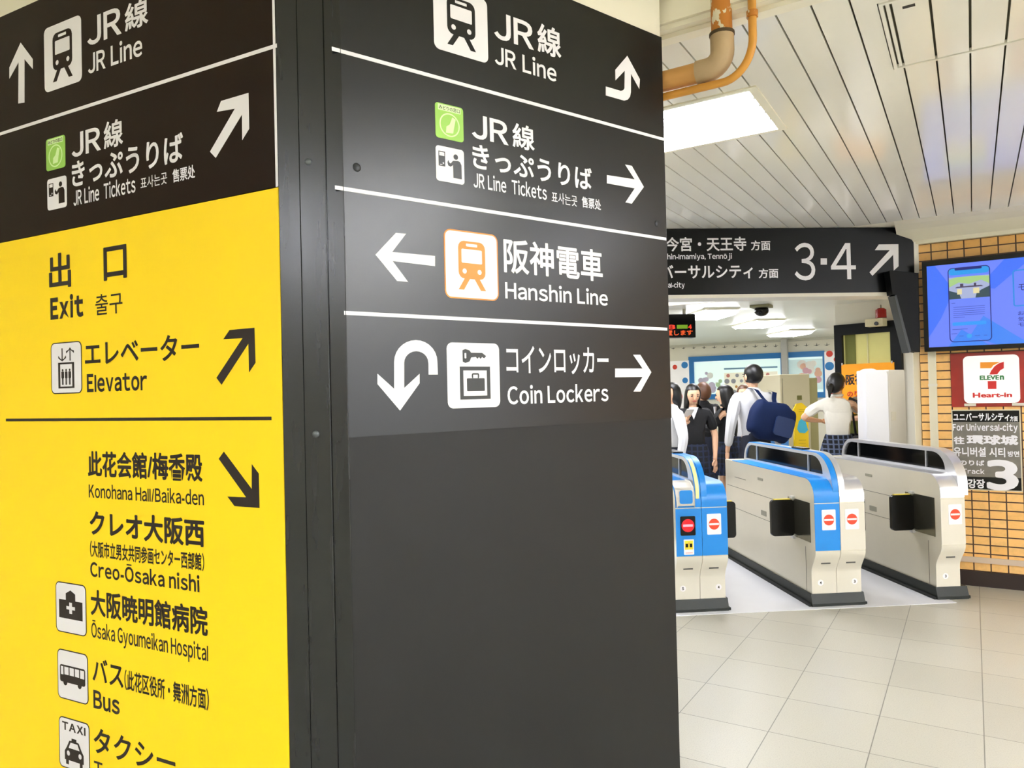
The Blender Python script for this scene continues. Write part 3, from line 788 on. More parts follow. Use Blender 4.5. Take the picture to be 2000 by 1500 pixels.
t = thing('platform_poster', 'grey and black poster with white writing and a large number 3', 'poster', FW.m)
b = Board(FW, t, .005).crop(5, 1780, 680)
x0_, y1_ = b.uv((388, 602)); x1_ = b.uv((1062, 605))[0] + .002; y0_ = b.uv((1062, 1405))[1]
MB().box(x0_, x1_, y0_, y1_, 0, .004).build('sheet', mat('cream_poster_edge', '#d8cfb4', .6), t)
PG = mat('mottled_grey_print', '#77736a', .55, var=.28, scale=22)
MB().box(x0_+.008, x1_-.008, y0_+.008, y1_-.008, .004, .0046).build('grey_field', PG, t)
yy = lambda y: b.uv((700, y))[1]
MB().box(x0_+.008, x1_-.008, yy(720), y1_-.008, .0046, .005).build('top_band', BLACKG, t)
MB().box(x0_+.008, x1_-.008, y0_+.008, yy(1258), .0046, .005).build('bottom_band', BLACKG, t)
b.off = .0052
b.text('ユニバーサルシティ', 410, 958, (700, 712), (700, 632), bold=.03)
b.text('方面', 962, 1040, (1000, 716), (1000, 662), bold=.03)
b.text('For Universal-city', 405, 1040, (600, 826), (600, 735), bold=.035, human=True)
b.text('往', 415, 520, (460, 938), (460, 862), bold=.04)
b.text('環球城', 540, 1045, (800, 944), (800, 848), bold=.045)
b.text('유니버설 시티', 412, 918, (700, 1062), (700, 968), bold=.03)
b.text('방면', 942, 1055, (1000, 1062), (1000, 1005), bold=.03)
b.text('のりば', 470, 715, (680, 1148), (680, 1095), bold=.03)
b.text('Track', 500, 715, (680, 1230), (680, 1178), bold=.02, human=True)
b.text('승강장', 470, 720, (680, 1370), (680, 1280), bold=.03)
b.text('3', 738, 1052, (900, 1392), (900, 1090), bold=.03)

t = thing('cable_duct', 'cream cable duct running down the bricks beside the shop sign', 'duct', FW.m)
a0 = FW.uv(1813, 720)[0]; a1 = FW.uv(1829, 720)[0]
MB().box(a0, a1, zb, FW.uv(1820, 690)[1] + .02, 0, .022).build('duct', mat('cream_duct', '#ddd6bd', .45), t, bevel=.003)
for z in (1.0, 1.5): MB().box(a0 - .003, a1 + .003, z, z + .02, .0, .025).build('clip', PALE, t)
t = thing('wall_post', 'cream steel post at the end of the brick wall', 'post', FW.m)
MB().box(XB - .05, XB - .004, .0, HB - .35, -.12, -.02).build('post', mat('cream_steel', '#d9d1b6', .45), t, bevel=.003)
t = thing('junction_box', 'pale box on the post beside the wall screen', 'box', FW.m)
(a, c), (d, e) = FW.uv(1779, 677, .07), FW.uv(1796, 625, .07)
MB().box(a, d, c, e, .005, .07).build('case', mat('pale_box', '#cdc4a9', .5), t, bevel=.004)
MB().box(a + .02, d - .02, c, e, .07, .074).build('cover', mat('pale_box', '#cdc4a9', .5), t)
MB().tube([(d - .012, e, .04), (d - .005, e + .05, .02), (d - .004, e + .10, .008)], .004, 8).build('cable', RUBBER, t)

# ------------------------------------------------------------------ ticket gates
WPANEL = mat('white_sticker', '#f4f1f2', .45, var=.0)
GLASSD = mat('dark_gate_glass', '#040505', .12, var=.1, spec=.2)
SEAM = mat('fine_dark_seam', '#5b5748', .6)
HW = .178
def ledge_profile(y1=1.62):
    p = [(.03, .085), (.03, .23)]
    for i in range(1, 9):
        q = i/8; e = q*q*(3-2*q); p.append((.03 - .07*e, .23 + .16*q))
    p += [(-.04, .72)]
    top = arc(.085, .755, .125, .125, 180, 90, 8)
    return p, top, [(y1, .88)]
def gate(label, px, py, left, right):
    o = on_z(px, py); o.z = 0
    t = thing('ticket_gate', label, 'ticket gate', afr(o), 'ticket gates')
    lower, cap, back = ledge_profile()
    PL = mat('black_plinth', '#141a14', .5, var=.2)
    xs = [(-HW, -.0015, left)] + ([(.0015, HW, right)] if right else [])
    xa, xb = -HW, (HW if right else .03)
    MB().yz([(0, 0), (0, .022), (.02, .085), (1.66, .085), (1.66, 0)], xa - .012, xb + .012).build('plinth', PL, t, bevel=.004)
    MB().box(xa - .03, xb + .03, .01, 1.68, 0, .02).build('base_rail', RUBBER, t)
    for x0_, x1_, colr in xs:
        s = -1 if x0_ < -.01 else 1
        xo, xi = (x0_, x1_) if s < 0 else (x1_, x0_)
        prof = lower + cap + back + [(1.62, .085)]
        a, c = min(xo, xi), max(xo, xi)
        MB().yz(prof, a, c).build('side_shell', STEEL, t)
        paint = BLUE if colr == 'blue' else PALE
        capm = BLUE if colr == 'blue' else SILVER
        MB().strip(lower[:-1][0:10], a + .0, c, .004).build('lower_front', PALE, t, smooth=True)
        MB().strip([(-.04, .395), (-.04, .715)], a, c, .005).build('front_panel', paint, t)
        MB().strip([(-.04, .722)] + cap + [(1.45, .88)], a, c, .005).build('top_cap', capm, t, smooth=True)
        MB().box(a + .055, c - .055, .002, .004, .295, .305).build('maker_plate', GREY, t, M=Matrix.Translation((0, -.008, .0)))
        # outward side: seams, recess and flap
        xw = xo + s*.0012
        sm = MB()
        for y0_, y1_, z0_, z1_ in ((.35, 1.58, .655, .658), (.35, 1.58, .47, .473), (.55, .553, .47, .655), (.10, .103, .09, .40), (1.15, 1.40, .742, .746)):
            sm.box(min(xo, xw), max(xo, xw), y0_, y1_, z0_, z1_)
        sm.build('seam', SEAM, t)
        wm = MB(); xm = xo + s*.002
        wm.prism(rrect(.75, .50, .85, .54, .006), min(xo, xm), max(xo, xm), 0, Matrix(((0, 0, 1, 0), (1, 0, 0, 0), (0, 1, 0, 0), (0, 0, 0, 1))))
        wm.build('sensor_plate', mat('grey_sensor', '#8d8a78', .4), t)
        MB().box(min(xo, xo+s*.002), max(xo, xo+s*.002), .80, .90, .775, .795).build('vent_slot', mat('grey_sensor', '#8d8a78', .4), t)
        MB().box(min(xo, xo+s*.0025), max(xo, xo+s*.0025), .02, .36, .44, .715).build('recess', mat('mirror_recess', '#8d8a7a', .15, metal=.9), t)
    # hood with the dark glass between its arches
    Y1, T = 1.52, 1.045
    for x0_, x1_, colr in xs:
        a, c = (-.042, -.0015) if x0_ < -.01 else (.0015, .042)
        if not right: c = .03
        outer = [(-.035, .735)] + [(.21 - .245*math.cos(q), .80 + (T-.80)*math.sin(q)) for q in [i*PI/2/12 for i in range(13)]] + [(Y1 - .16, T)] + [(Y1 - .16 + .16*math.sin(q), T - .165*(1-math.cos(q))) for q in [i*PI/2/8 for i in range(1, 9)]]
        ring = outer + [(Y1, .885), (.09, .885), (.02, .735)]
        hole = [(.095, .90)] + [(.235 - .14*math.cos(q), .90 + (T-.022-.90)*math.sin(q)) for q in [i*PI/2/8 for i in range(1, 9)]] + [(Y1 - .17, T - .022)] + [(Y1 - .17 + .13*math.sin(q), T - .022 - .12*(1-math.cos(q))) for q in [i*PI/2/6 for i in range(1, 7)]] + [(Y1 - .04, .90)]
        MB().yz([ring, hole], a, c).build('hood', SILVER, t)
        MB().strip(outer[:-6], a, c, .004).build('hood_band', BLUE if colr == 'blue' else SILVER, t, smooth=True)
        gm = MB().yz(hole, a + .012, c - .012)
        gm.build('hood_glass', GLASSD, t)
        for y in (.31, 1.24): MB().box(a + .002, c - .002, y, y + .012, .898, T - .02).build('glazing_bar', SILVER, t)
    return t
def flap(t, side, y=.27):
    s = side; x0_ = s*HW
    M = Matrix.Translation((0, y, 0)) @ Matrix(((1, 0, 0, 0), (0, 0, -1, 0), (0, 1, 0, 0), (0, 0, 0, 1)))
    a, c = sorted((x0_ + s*.004, x0_ + s*.175))
    f = MB().prism(rrect(a, .445, c, .705, .025), -.014, .014).build('flap', BLACKG, t, M=M, bevel=.004)
    MB().prism([(a + .025, .706), (c - .025, .706), (c - .025, .712), (a + .025, .712)], -.013, .013).build('yellow_edge', mat('yellow_edging', '#d8c04a', .5), f)
    MB().box(x0_ - .01 if s > 0 else x0_ - .02, x0_ + .02 if s > 0 else x0_ + .01, y - .02, y + .02, .425, .445).build('hinge', SILVER, t)
    MB().box(x0_ - .01 if s > 0 else x0_ - .02, x0_ + .02 if s > 0 else x0_ + .01, y - .02, y + .02, .712, .73).build('hinge', SILVER, t)
MXZ = Matrix(((1, 0, 0, 0), (0, 0, -1, 0), (0, 1, 0, 0), (0, 0, 0, 1)))      # drawings on the front: x across, y up
def sticker(t, x, z0=.535, z1=.675, w=.098):
    M = Matrix.Translation((0, -.0455, 0)) @ MXZ
    p = MB().prism(rrect(x - w/2, z0, x + w/2, z1, .006), 0, .0012).build('no_entry_sticker', WPANEL, t, M=M)
    m = MB(); zc = (z0 + z1)/2
    m.prism([circ(x, zc, .037, 24), [(x-.034, zc-.0065), (x-.034, zc+.0065), (x+.034, zc+.0065), (x+.034, zc-.0065)]], .0013, .0018)
    m.build('no_entry_mark', REDS, p)
def number(t, x, s, z=.16):
    M = Matrix.Translation((0, .0255, 0)) @ MXZ
    p = MB().prism(circ(x, z, .021, 20), 0, .0012).build('number_sticker', WPANEL, t, M=M)
    vs, fs = fitted(s, x - .0065, x + .0065, z - .010, z + .010, .03)
    MB().add([(a, c, .0016+e) for a, c, e in vs], fs).build('lettering', BLACKG, p)
g2 = gate('middle ticket gate with one blue half and one silver half', 1639, 1184, 'blue', 'silver')
flap(g2, -1); flap(g2, 1); sticker(g2, -.08); sticker(g2, .085); number(g2, -.115, '4'); number(g2, .13, '3')
g1 = gate('all-blue ticket gate with a red lit no entry display, beside the sign pillar', 1371, 1196, 'blue', 'blue')
flap(g1, 1); flap(g1, -1); sticker(g1, .085); number(g1, -.12, '5'); number(g1, .13, '4')
g3 = gate('narrow silver ticket gate closest to the brick wall', 1882, 1170, 'silver', None)
flap(g3, -1); sticker(g3, -.075); number(g3, -.11, '3')
# extras on the blue gate: lit display, yellow sticker, reader and yellow strip
M = Matrix.Translation((0, -.0455, 0)) @ MXZ
d = MB().prism(rrect(-.148, .535, -.045, .665, .008), 0, .003).build('lit_display', BLACKG, g1, M=M)
dm = MB(); xc, zc = -.0965, .602
dm.prism([circ(xc, zc, .044, 26), [(xc-.034, zc-.008), (xc-.034, zc+.008), (xc+.034, zc+.008), (xc+.034, zc-.008)]], .0031, .0035, 0)
dm.box(xc-.034, xc+.034, zc-.008, zc+.008, .0031, .0035, 1)
dm.build('no_entry_mark', [glow('lit_red', '#ff1226', 1.0), glow('lit_pink', '#ffc8d8', 1.0)], d)
y = MB().prism(rrect(-.128, .405, -.058, .508, .004), 0, .0012).build('warning_sticker', WPANEL, g1, M=M)
ym = MB(); ym.box(-.122, -.064, .44, .50, .0013, .0017, 0).box(-.116, -.098, .455, .48, .0018, .0022, 1).box(-.088, -.07, .455, .48, .0018, .0022, 1).prism([(-.101, .478), (-.085, .478), (-.093, .492)], .0018, .0022, 2).box(-.118, -.068, .415, .421, .0013, .0017, 3)
ym.build('warning_print', [mat('sticker_yellow', '#f0d52a', .5), BLACKG, mat('sticker_orange', '#e0952a', .5), mat('sticker_pink', '#f0a8a8', .5)], y)
rm = MB().yz([(-.065, .735), (-.068, .80), (-.05, .855), (.02, .885), (.12, .89), (.12, .735)], -.172, -.052)
rd = rm.build('card_reader', mat('pale_reader', '#d5d0c4', .35), g1, bevel=.008)
MB().prism(rrect(-.155, .752, -.066, .842, .014), .0, .004).build('reader_pad', BLUE, rd, M=Matrix.Translation((0, -.066, 0)) @ MXZ)
sp = [(.0 - .004 + .21 - .245*math.cos(q), .80 + (1.045-.80)*math.sin(q) + .003) for q in [i*PI/2/12 for i in range(1, 10)]]
MB().strip([(-.037, .78)] + sp, -.036, -.012, .006).build('yellow_strip', YSTR, g1, smooth=True)
MB().box(-.045, .03, .42, .66, 1.05, 1.062).build('slot_cover', BLACKG, g1, bevel=.003)
MB().box(-.03, .03, .42, .60, 1.05, 1.062).build('slot_cover', BLACKG, g2, bevel=.003)

# ------------------------------------------------------------------ beyond the gates: booth, far wall, machines
BF = Face(at_depth(1792, 650, 7.4) - Vector((0, 0, 0)), (RGT*.639 - FWD*.769))
FRB = mat('black_window_frame', '#05080a', .4, var=.1, spec=.2)
ub0 = BF.uv(1633, 680)[0]
struct(MB().box(ub0, .0, 0, HF, -.12, 0).build('wall_booth', WALLC, M=BF.m))
struct(MB().box(ub0, ub0 + .12, 0, HF, -3.2, -.12).build('wall_booth_side', WALLC, M=BF.m))
wt, wbm = BF.uv(1690, 631)[1], .95
wl, wr = BF.uv(1634, 680)[0], BF.uv(1764, 680)[0]
gl, gr, gt = BF.uv(1649, 680)[0], BF.uv(1743, 680)[0], BF.uv(1690, 652)[1]
wn = struct(MB().prism([[(wl, wbm), (wr, wbm), (wr, wt), (wl, wt)], [(gl, wbm+.06), (gl, gt), (gr, gt), (gr, wbm+.06)]], .0, .05).build('window_1', FRB, M=BF.m))
MB().box(gl, gr, wbm+.06, gt, .005, .012).build('pane', mat('yellowish_lit_glass', '#c9c47a', .15, emit=.1), wn)
MB().box(gl + .02, gl + .13, wbm+.06, gt, .013, .02).build('curtain_strip', mat('olive_strip', '#6f7326', .6), wn)
MB().box((gl+gr)/2, (gl+gr)/2 + .015, wbm+.06, gt, .013, .02).build('mullion', mat('pale_mullion', '#d8d49a', .5), wn)
t = thing('orange_banner', 'orange banner with black writing hung on the dark booth window', 'banner', BF.m)
b = Board(BF, t, .06)
a, e = b.uv((1643, 712)); d = b.uv((1746, 705))[0]; c = b.uv((1680, 808))[1]
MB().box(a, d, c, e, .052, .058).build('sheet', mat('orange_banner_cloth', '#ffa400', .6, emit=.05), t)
b.text('阪神', 1652, 1688, (1660, 752), (1660, 731), INK, .03)
b.text('のりかえ', 1655, 1705, (1660, 775), (1660, 764), SRED, .03)
for x in (a + .01, d - .02): MB().tube([(x, e - .01, .06), (x, e + .015, .06)], .008, 8).build('hook', SILVER, t)
t = thing('alarm_lamp', 'red alarm lamp on a small pale box above the booth window', 'lamp', BF.m)
(a, c), (d, e) = BF.uv(1703, 640), BF.uv(1737, 622)
MB().box(a, d, c, e, .05, .16).build('base_box', mat('cream_box', '#e5dcb8', .5), t, bevel=.006)
cx_, cz_ = BF.uv(1721, 621, .1)
MB().tube([(cx_, cz_, .1), (cx_, cz_ + .085, .1), (cx_, cz_ + .1, .1)], [.052, .05, .03], 18).build('red_cover', mat('red_lamp_cover', '#a3120c', .25), t, smooth=True)
MB().tube([(cx_, cz_ + .1, .1), (cx_, cz_ + .135, .1)], .006, 8).build('stem', DARK, t)
MB().prism(circ(BF.uv(1712, 632, .161)[0], BF.uv(1712, 632, .161)[1], .02), .16, .172).build('lens', BLACKG, t)

# white cabinet and its side screen
ca = at_depth(1738, 790, 6.55); ca.z = 0
CF = Face(ca, RGT*.80 + FWD*.60)
t = thing('white_cabinet', 'tall white cabinet standing between the booth window and the brick wall', 'cabinet', CF.m)
ch = CF.uv(1738, 722)[1]; cw = .30
cu0 = .36
MB().box(0, cw, 0, ch, -.30, 0).build('body', mat('white_cabinet_paint', '#dedad2', .45, var=.02), t, bevel=.012)
CL = Face(ca, Vector((0, 0, 0)) + (RGT*.9 - FWD*.436))
lx = CL.uv(1692, 790)[0]
MB().prism(rrect(lx, .05, -.012, ch, .05, 6), -.03, 0).build('side_panel', mat('white_side_panel', '#f2f2f4', .4, var=.01), t, M=CF.m.inverted() @ CL.m)
MB().prism(rrect(lx - .07, .55, lx + .12, ch + .015, .07, 6), -.055, -.035).build('rounded_wing', mat('frosted_wing', '#ebebee', .35, var=.01), t, M=CF.m.inverted() @ CL.m)
MB().prism(circ(.20, ch - .0, .0) if False else rrect(.02, 1.2, .10, 1.28, .01), 0, .004).build('small_label', PALE, t)

# beige machine with the yellow stand sign in front of it
mp = at_depth(1525, 800, 9.2); mp.z = 0
MF = Face(mp, RGT*.96 + FWD*.28)
t = thing('ticket_machine', 'beige metal machine standing behind the yellow stand sign', 'machine', MF.m)
mw = MF.uv(1583, 800)[0]; mh = MF.uv(1550, 731)[1]
BEIGE = mat('beige_metal', '#cfc6a8', .4, var=.03)
MB().box(0, mw, 0.05, mh, -.5, 0).build('body', BEIGE, t, bevel=.01)
MB().box(.02, mw - .02, 0, .05, -.48, -.02).build('base', RUBBER, t)
a, c = MF.uv(1557, 781); MB().box(a, a + .065, c, c + .055, 0, .006).build('plate', mat('olive_plate', '#6d6a2e', .5), t)
MB().box(.03, .034, .3, mh - .05, 0, .003).build('seam', SEAM, t)
MB().box(mw + .001, mw + .13, .05, mh - .05, -.3, -.02).build('side_unit', mat('olive_side_unit', '#a9a273', .45), t, bevel=.006)
yp = at_depth(1562, 840, 8.7); yp.z = 0
YFc = Face(yp, RGT*.98 + FWD*.2)
t = thing('stand_sign', 'yellow folding stand sign with a light blue patch beside the beige machine', 'sign', YFc.m)
pts = [YFc.uv(x, y) for x, y in ((1540, 822), (1556, 789), (1566, 787), (1578, 797), (1580, 905), (1552, 905), (1552, 838))]
MB().prism(pts, -.02, .0).build('front_board', mat('stand_yellow', '#f7d000', .45), t, bevel=.003)
px_ = [YFc.uv(x, y) for x, y in ((1557, 838), (1560, 823), (1566, 817), (1573, 823), (1578, 840), (1572, 846), (1561, 845))]
MB().prism(px_, .0, .004).build('blue_patch', mat('stand_cyan', '#43b9d8', .5), t)
for y_ in (800, 804, 860, 866, 872): MB().box(YFc.uv(1560, y_)[0], YFc.uv(1574, y_)[0], YFc.uv(1560, y_)[1]-.003, YFc.uv(1560, y_)[1]+.003, .0, .002).build('text_line', mat('stand_ink', '#c9a400', .5), t)
zb_ = min(p[1] for p in pts)
MB().box(pts[5][0], pts[5][0] + .03, 0, zb_ + .02, -.02, -.002).build('leg', RUBBER, t)
MB().box(pts[4][0] - .03, pts[4][0], 0, zb_ + .02, -.02, -.002).build('leg', RUBBER, t)
MB().prism([(pts[1][0], 0), (pts[1][0] + .03, 0), (pts[2][0], pts[2][1] - .02), (pts[1][0], pts[1][1] - .02)], -.06, -.022).build('rear_leg', RUBBER, t)
bp = at_depth(1503, 860, 8.6); bp.z = 0
BK = Face(bp, RGT)
t = thing('leaflet_stand', 'low blue and white leaflet stand next to the yellow stand sign', 'stand', BK.m)
w = BK.uv(1541, 860)[0]; h = BK.uv(1520, 851)[1]
MB().box(0, w, 0, h, -.3, 0).build('body', mat('stand_blue', '#4f8fd6', .45), t, bevel=.006)
MB().prism([(w*.42, h - .10), (w*.5, h - .10), (w*.58, h - .02), (w*.5, h - .02)], 0, .004).build('white_mark', WHITE, t)
MB().box(-.0, w, h - .16, h - .13, 0, .004).build('white_band', WHITE, t)
MB().box(-.04, 0, 0, h + .01, -.3, .0).build('side_board', WHITE, t)

# far wall: blue framed window, posters, beam, strip of small bird marks
FF = Face(Vector((0, YB, 0)), Vector((1, 0, 0)))
BLUEF = mat('blue_window_frame', '#1a78c2', .4, var=.06)
def prect(x0_, y0_, x1_, y1_, off=0.0):
    a, e = FF.uv(x0_, y0_, off); d, c = FF.uv(x1_, y1_, off); return min(a, d), min(c, e), max(a, d), max(c, e)
xm = 1440
wt = FF.uv(xm, 693)[1]; wb_ = FF.uv(xm, 779)[1]; wl = FF.uv(1347, 740)[0]; wr = FF.uv(1612, 740)[0]; th = .10
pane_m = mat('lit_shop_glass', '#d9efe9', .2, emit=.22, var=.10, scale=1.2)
mid = FF.uv(1533, 740)[0]
holes = [[(wl+th, wb_+th), (wl+th, wt-th), (mid-.06, wt-th), (mid-.06, wb_+th)], [(mid+.06, wb_+th), (mid+.06, wt-th), (wr-.03, wt-th), (wr-.03, wb_+th)]]
wn = struct(MB().prism([[(wl, wb_), (wr, wb_), (wr, wt), (wl, wt)]] + holes, 0, .05).build('window_2', BLUEF, M=FF.m))
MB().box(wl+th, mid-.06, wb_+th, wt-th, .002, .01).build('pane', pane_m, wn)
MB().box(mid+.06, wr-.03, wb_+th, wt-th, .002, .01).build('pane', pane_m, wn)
pm = MB(); a0, c0, a1, c1 = prect(1416, 772, 1519, 725)
pm.box(a0, a1, c0, c1, .012, .016, 0)
pm.box(a0, a1, FF.uv(1470, 720)[1], FF.uv(1470, 718)[1] + .01, .012, .02, 4)
rng = random.Random(3)
for i in range(7):
    for j in range(4):
        x = a0 + (i+.5)/7*(a1-a0); z = c0 + (j+.5)/4*(c1-c0)
        if rng.random() < .75: pm.prism(circ(x + rng.uniform(-.04, .04), z, rng.uniform(.025, .05), 10), .0161, .018, rng.choice((1, 2, 3, 3)))
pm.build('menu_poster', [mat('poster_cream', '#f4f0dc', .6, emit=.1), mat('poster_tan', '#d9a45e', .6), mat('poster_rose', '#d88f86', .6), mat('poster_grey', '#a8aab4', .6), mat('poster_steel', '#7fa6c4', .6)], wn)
pm = MB(); a0, c0, a1, c1 = prect(1542, 762, 1608, 700)
pm.box(a0, a1, c0, c1, .012, .016, 0)
for i in range(14): pm.prism(circ(rng.uniform(a0+.1, a1-.08), rng.uniform(c0+.08, c1-.08), rng.uniform(.04, .09), 12), .0161 + i*.0002, .0165 + i*.0002, rng.choice((1, 1, 2, 3)))
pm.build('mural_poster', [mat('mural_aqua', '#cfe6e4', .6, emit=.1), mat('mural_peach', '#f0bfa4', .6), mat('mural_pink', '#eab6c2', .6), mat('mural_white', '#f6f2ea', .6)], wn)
pm = MB(); a0, c0, a1, c1 = prect(1366, 770, 1412, 725)
for i in range(16): pm.prism(circ(rng.uniform(a0, a1), c0 + (c1-c0)*rng.betavariate(2, 2), rng.uniform(.03, .07), 10), .012 + i*.0002, .0124 + i*.0002, rng.choice((0, 1, 2)))
pm.build('flower_decal', [mat('decal_white', '#f4f7f4', .6), mat('decal_green', '#bfe0b4', .6), mat('decal_lilac', '#cfc8e0', .6)], wn)
def column_poster(x0_, y0_, x1_, y1_, marks, label):
    t = thing('wall_poster', label, 'poster', FF.m)
    a, c, d, e = prect(x0_, y1_, x1_, y0_, .06)
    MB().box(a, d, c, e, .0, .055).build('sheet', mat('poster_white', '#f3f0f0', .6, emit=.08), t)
    for (x, y, r, m) in marks:
        u, v = FF.uv(x, y, .06); MB().prism(circ(u, v, r*.0094, 20), .055, .059).build('dot', m, t)
PR, PB = mat('poster_red', '#e8442e', .5), mat('poster_blue', '#2b86d2', .5)
column_poster(1306, 704, 1345, 800, ((1318, 717, 5, PR), (1337, 713, 7, PB), (1338, 743, 6, PB), (1325, 775, 9, mat('poster_coral', '#ef7f86', .5)), (1327, 776, 4, PB)), 'white poster with red and blue balls at the pillar end of the blue window')
column_poster(1613, 686, 1640, 800, ((1620, 691, 6, PR), (1635, 702, 6, PR), (1620, 715, 8, PB), (1626, 748, 4, PR), (1624, 757, 4, PB), (1626, 766, 4, PR)), 'white poster with red and blue balls beside the dark booth window')
t = thing('grey_post', 'slim grey post dividing the blue window on the far wall', 'post', FF.m)
a, _, d, _ = prect(1528, 760, 1538, 690, .2)
MB().box(a, d, 0, HF, .12, .24).build('post', mat('grey_column', '#b9b9b4', .4), t, bevel=.01)
MB().box(a - .03, d + .03, 0, .12, .10, .26).build('foot', RUBBER, t)
struct(MB().box(XL, XB, YB - .06, YB, FF.uv(1450, 672)[1], HF).build('trim_6', mat('grey_beam', '#c4c3b4', .4)))
bm_ = MB()
for i in range(16):
    x = 1315 + i*20; u, v = FF.uv(x, 681 - (x-1300)*.022, .01); s_ = .045 + .02*rng.random()
    bm_.prism([(u - s_, v + .01), (u, v - .015), (u + s_, v + .02), (u + .01, v + .005), (u, v + .05), (u - .01, v + .005)], .001, .004)
bm_.build('bird_pattern', mat('mural_grey', '#7a7a72', .6), struct(MB().box(XL, XB, YB - .001, YB, 2.17, 2.3).build('trim_7', WALLC)), M=FF.m)
t = thing('departure_display', 'black hanging display with red and orange lit characters', 'display')
dp = at_depth(1358, 636, 8.0)
DF = Face(dp, ARGT); t.matrix_world = DF.m
b = Board(DF, t, .0)
x1_, y1_ = b.uv((1358, 613)); y0_ = b.uv((1358, 659))[1]; x0_ = x1_ - .72
MB().box(x0_, x1_, y0_, y1_, -.14, -.001).build('case', BLACKG, t, bevel=.005)
b.text_uv('17:18', x0_ + .12, b.uv((1319, 640))[0], b.uv((1330, 643))[1], b.uv((1330, 634))[1], glow('led_red', '#ff3a1e', 1.2), .02)
b.text_uv('4', b.uv((1344, 640))[0], b.uv((1351, 640))[0], b.uv((1330, 643))[1], b.uv((1330, 634))[1], glow('led_red', '#ff3a1e', 1.2), .02)
MB().box(b.uv((1322, 640))[0], b.uv((1343, 640))[0], b.uv((1330, 642))[1], b.uv((1330, 634.5))[1], 0, .002).build('green_field', glow('led_green', '#7ca81e', .9), t)
b.text_uv('ホームを設置します', x0_ + .02, b.uv((1353, 650))[0], b.uv((1330, 655))[1], b.uv((1330, 644.5))[1], glow('led_orange', '#ff5a20', 1.2), .02)
for x in (x0_ + .1, x1_ - .1): MB().tube([(x, y1_ - .01, -.07), (x, HF, -.07)], .02, 10).build('hanger', PALE, t)
cp_ = on_z(1487, 596, HF)
t = thing('ceiling_camera', 'small dark camera hanging from the far ceiling', 'camera', Matrix.Translation((cp_.x, cp_.y, HF)))
MB().box(-.10, .10, -.10, .10, -.03, 0).build('base', mat('olive_grey', '#7e7b5a', .5), t, bevel=.006)
MB().ell((0, 0, -.06), (.075, .075, .06), 16, 10).build('dome', BLACKG, t, smooth=True)

# ------------------------------------------------------------------ people
SKIN = mat('skin', '#e8b894', .55, var=.05); HAIR = mat('black_hair', '#0a0807', .38, var=.3, scale=30, stretch=(6, 6, .6))
BHAIR = mat('brown_hair', '#5a3820', .45, var=.3, scale=30, stretch=(6, 6, .6))
SHIRT = mat('white_shirt', '#dededf', .8, var=.02, bump=.1, scale=9); KNIT = mat('cream_knit_vest', '#f3efe2', .9, var=.03, bump=.2, scale=30)
JACK = mat('black_blazer', '#0b0b0d', .8, var=.2); NAVYC = mat('navy_trousers', '#141a2c', .8, var=.15)
PLAID = plaid_mat('dark_plaid', '#080c14', '#56617a', 46); PLAIDN = plaid_mat('navy_plaid', '#070b14', '#18233d', 40)
EYE_M = mat('eye_dark', '#120c0a', .3); LIP = mat('lip', '#c46a5c', .5); SHOE = mat('black_shoe', '#0d0c0c', .35); SOCK = mat('dark_sock', '#15161c', .8)
def skin(nodes, edges, name, mats, parent, levels=1, extra=None):
    """One continuous surface grown round a skeleton: nodes {name: (x, y, z, rx[, ry])}; the first is the root."""
    keys = list(nodes); me = bpy.data.meshes.new('t'); me.from_pydata([nodes[k][:3] for k in keys], [(keys.index(a), keys.index(b)) for a, b in edges], [])
    ob = bpy.data.objects.new('t', me); COL.objects.link(ob)
    sk = ob.modifiers.new('s', 'SKIN'); sk.use_smooth_shade = True; sk.branch_smoothing = .6
    for i, k in enumerate(keys):
        n = nodes[k]; me.skin_vertices[0].data[i].radius = (n[3], n[4] if len(n) > 4 else n[3]); me.skin_vertices[0].data[i].use_root = (i == 0)
    sb = ob.modifiers.new('b', 'SUBSURF'); sb.levels = levels; sb.render_levels = levels
    dg = bpy.context.evaluated_depsgraph_get(); m2 = bpy.data.meshes.new_from_object(ob.evaluated_get(dg))
    vs = [tuple(v.co) for v in m2.vertices]; fs = [tuple(p.vertices) for p in m2.polygons]
    bpy.data.objects.remove(ob); bpy.data.meshes.remove(me); bpy.data.meshes.remove(m2)
    mb = MB().add(vs, fs, 0)
    if extra: extra(mb)
    return mb.build(name, mats, parent, smooth=True)
def fingers(N, E, w, h, side, s, curl=0.3):
    """Palm and five fingers beyond the wrist node; h: direction of the hand (unit), side: thumb direction (unit)."""
    W = Vector(N[w][:3]); h = Vector(h).normalized(); sd = Vector(side); sd = (sd - h*sd.dot(h)).normalized(); nrm = h.cross(sd)
    P = W + h*.075*s; N[w + 'p'] = (*P, .030*s, .018*s); E.append((w, w + 'p'))
    for i, (o, l) in enumerate(((.026, .066), (.009, .078), (-.009, .073), (-.025, .056))):
        a = P + sd*o*s + h*.012*s; b_ = a + h*l*.5*s; c = b_ + (h*(1-curl) + nrm*curl).normalized()*l*.5*s
        for k, p in zip('abc', (a, b_, c)): N[f'{w}f{i}{k}'] = (*p, .0085*s)
        E += [(w + 'p', f'{w}f{i}a'), (f'{w}f{i}a', f'{w}f{i}b'), (f'{w}f{i}b', f'{w}f{i}c')]
    a = W + h*.035*s + sd*.022*s; b_ = a + (h*.6 + sd*.8).normalized()*.035*s; c = b_ + h*.03*s
    N[w + 'ta'] = (*a, .011*s); N[w + 'tb'] = (*b_, .010*s); N[w + 'tc'] = (*c, .008*s)
    E += [(w, w + 'ta'), (w + 'ta', w + 'tb'), (w + 'tb', w + 'tc')]
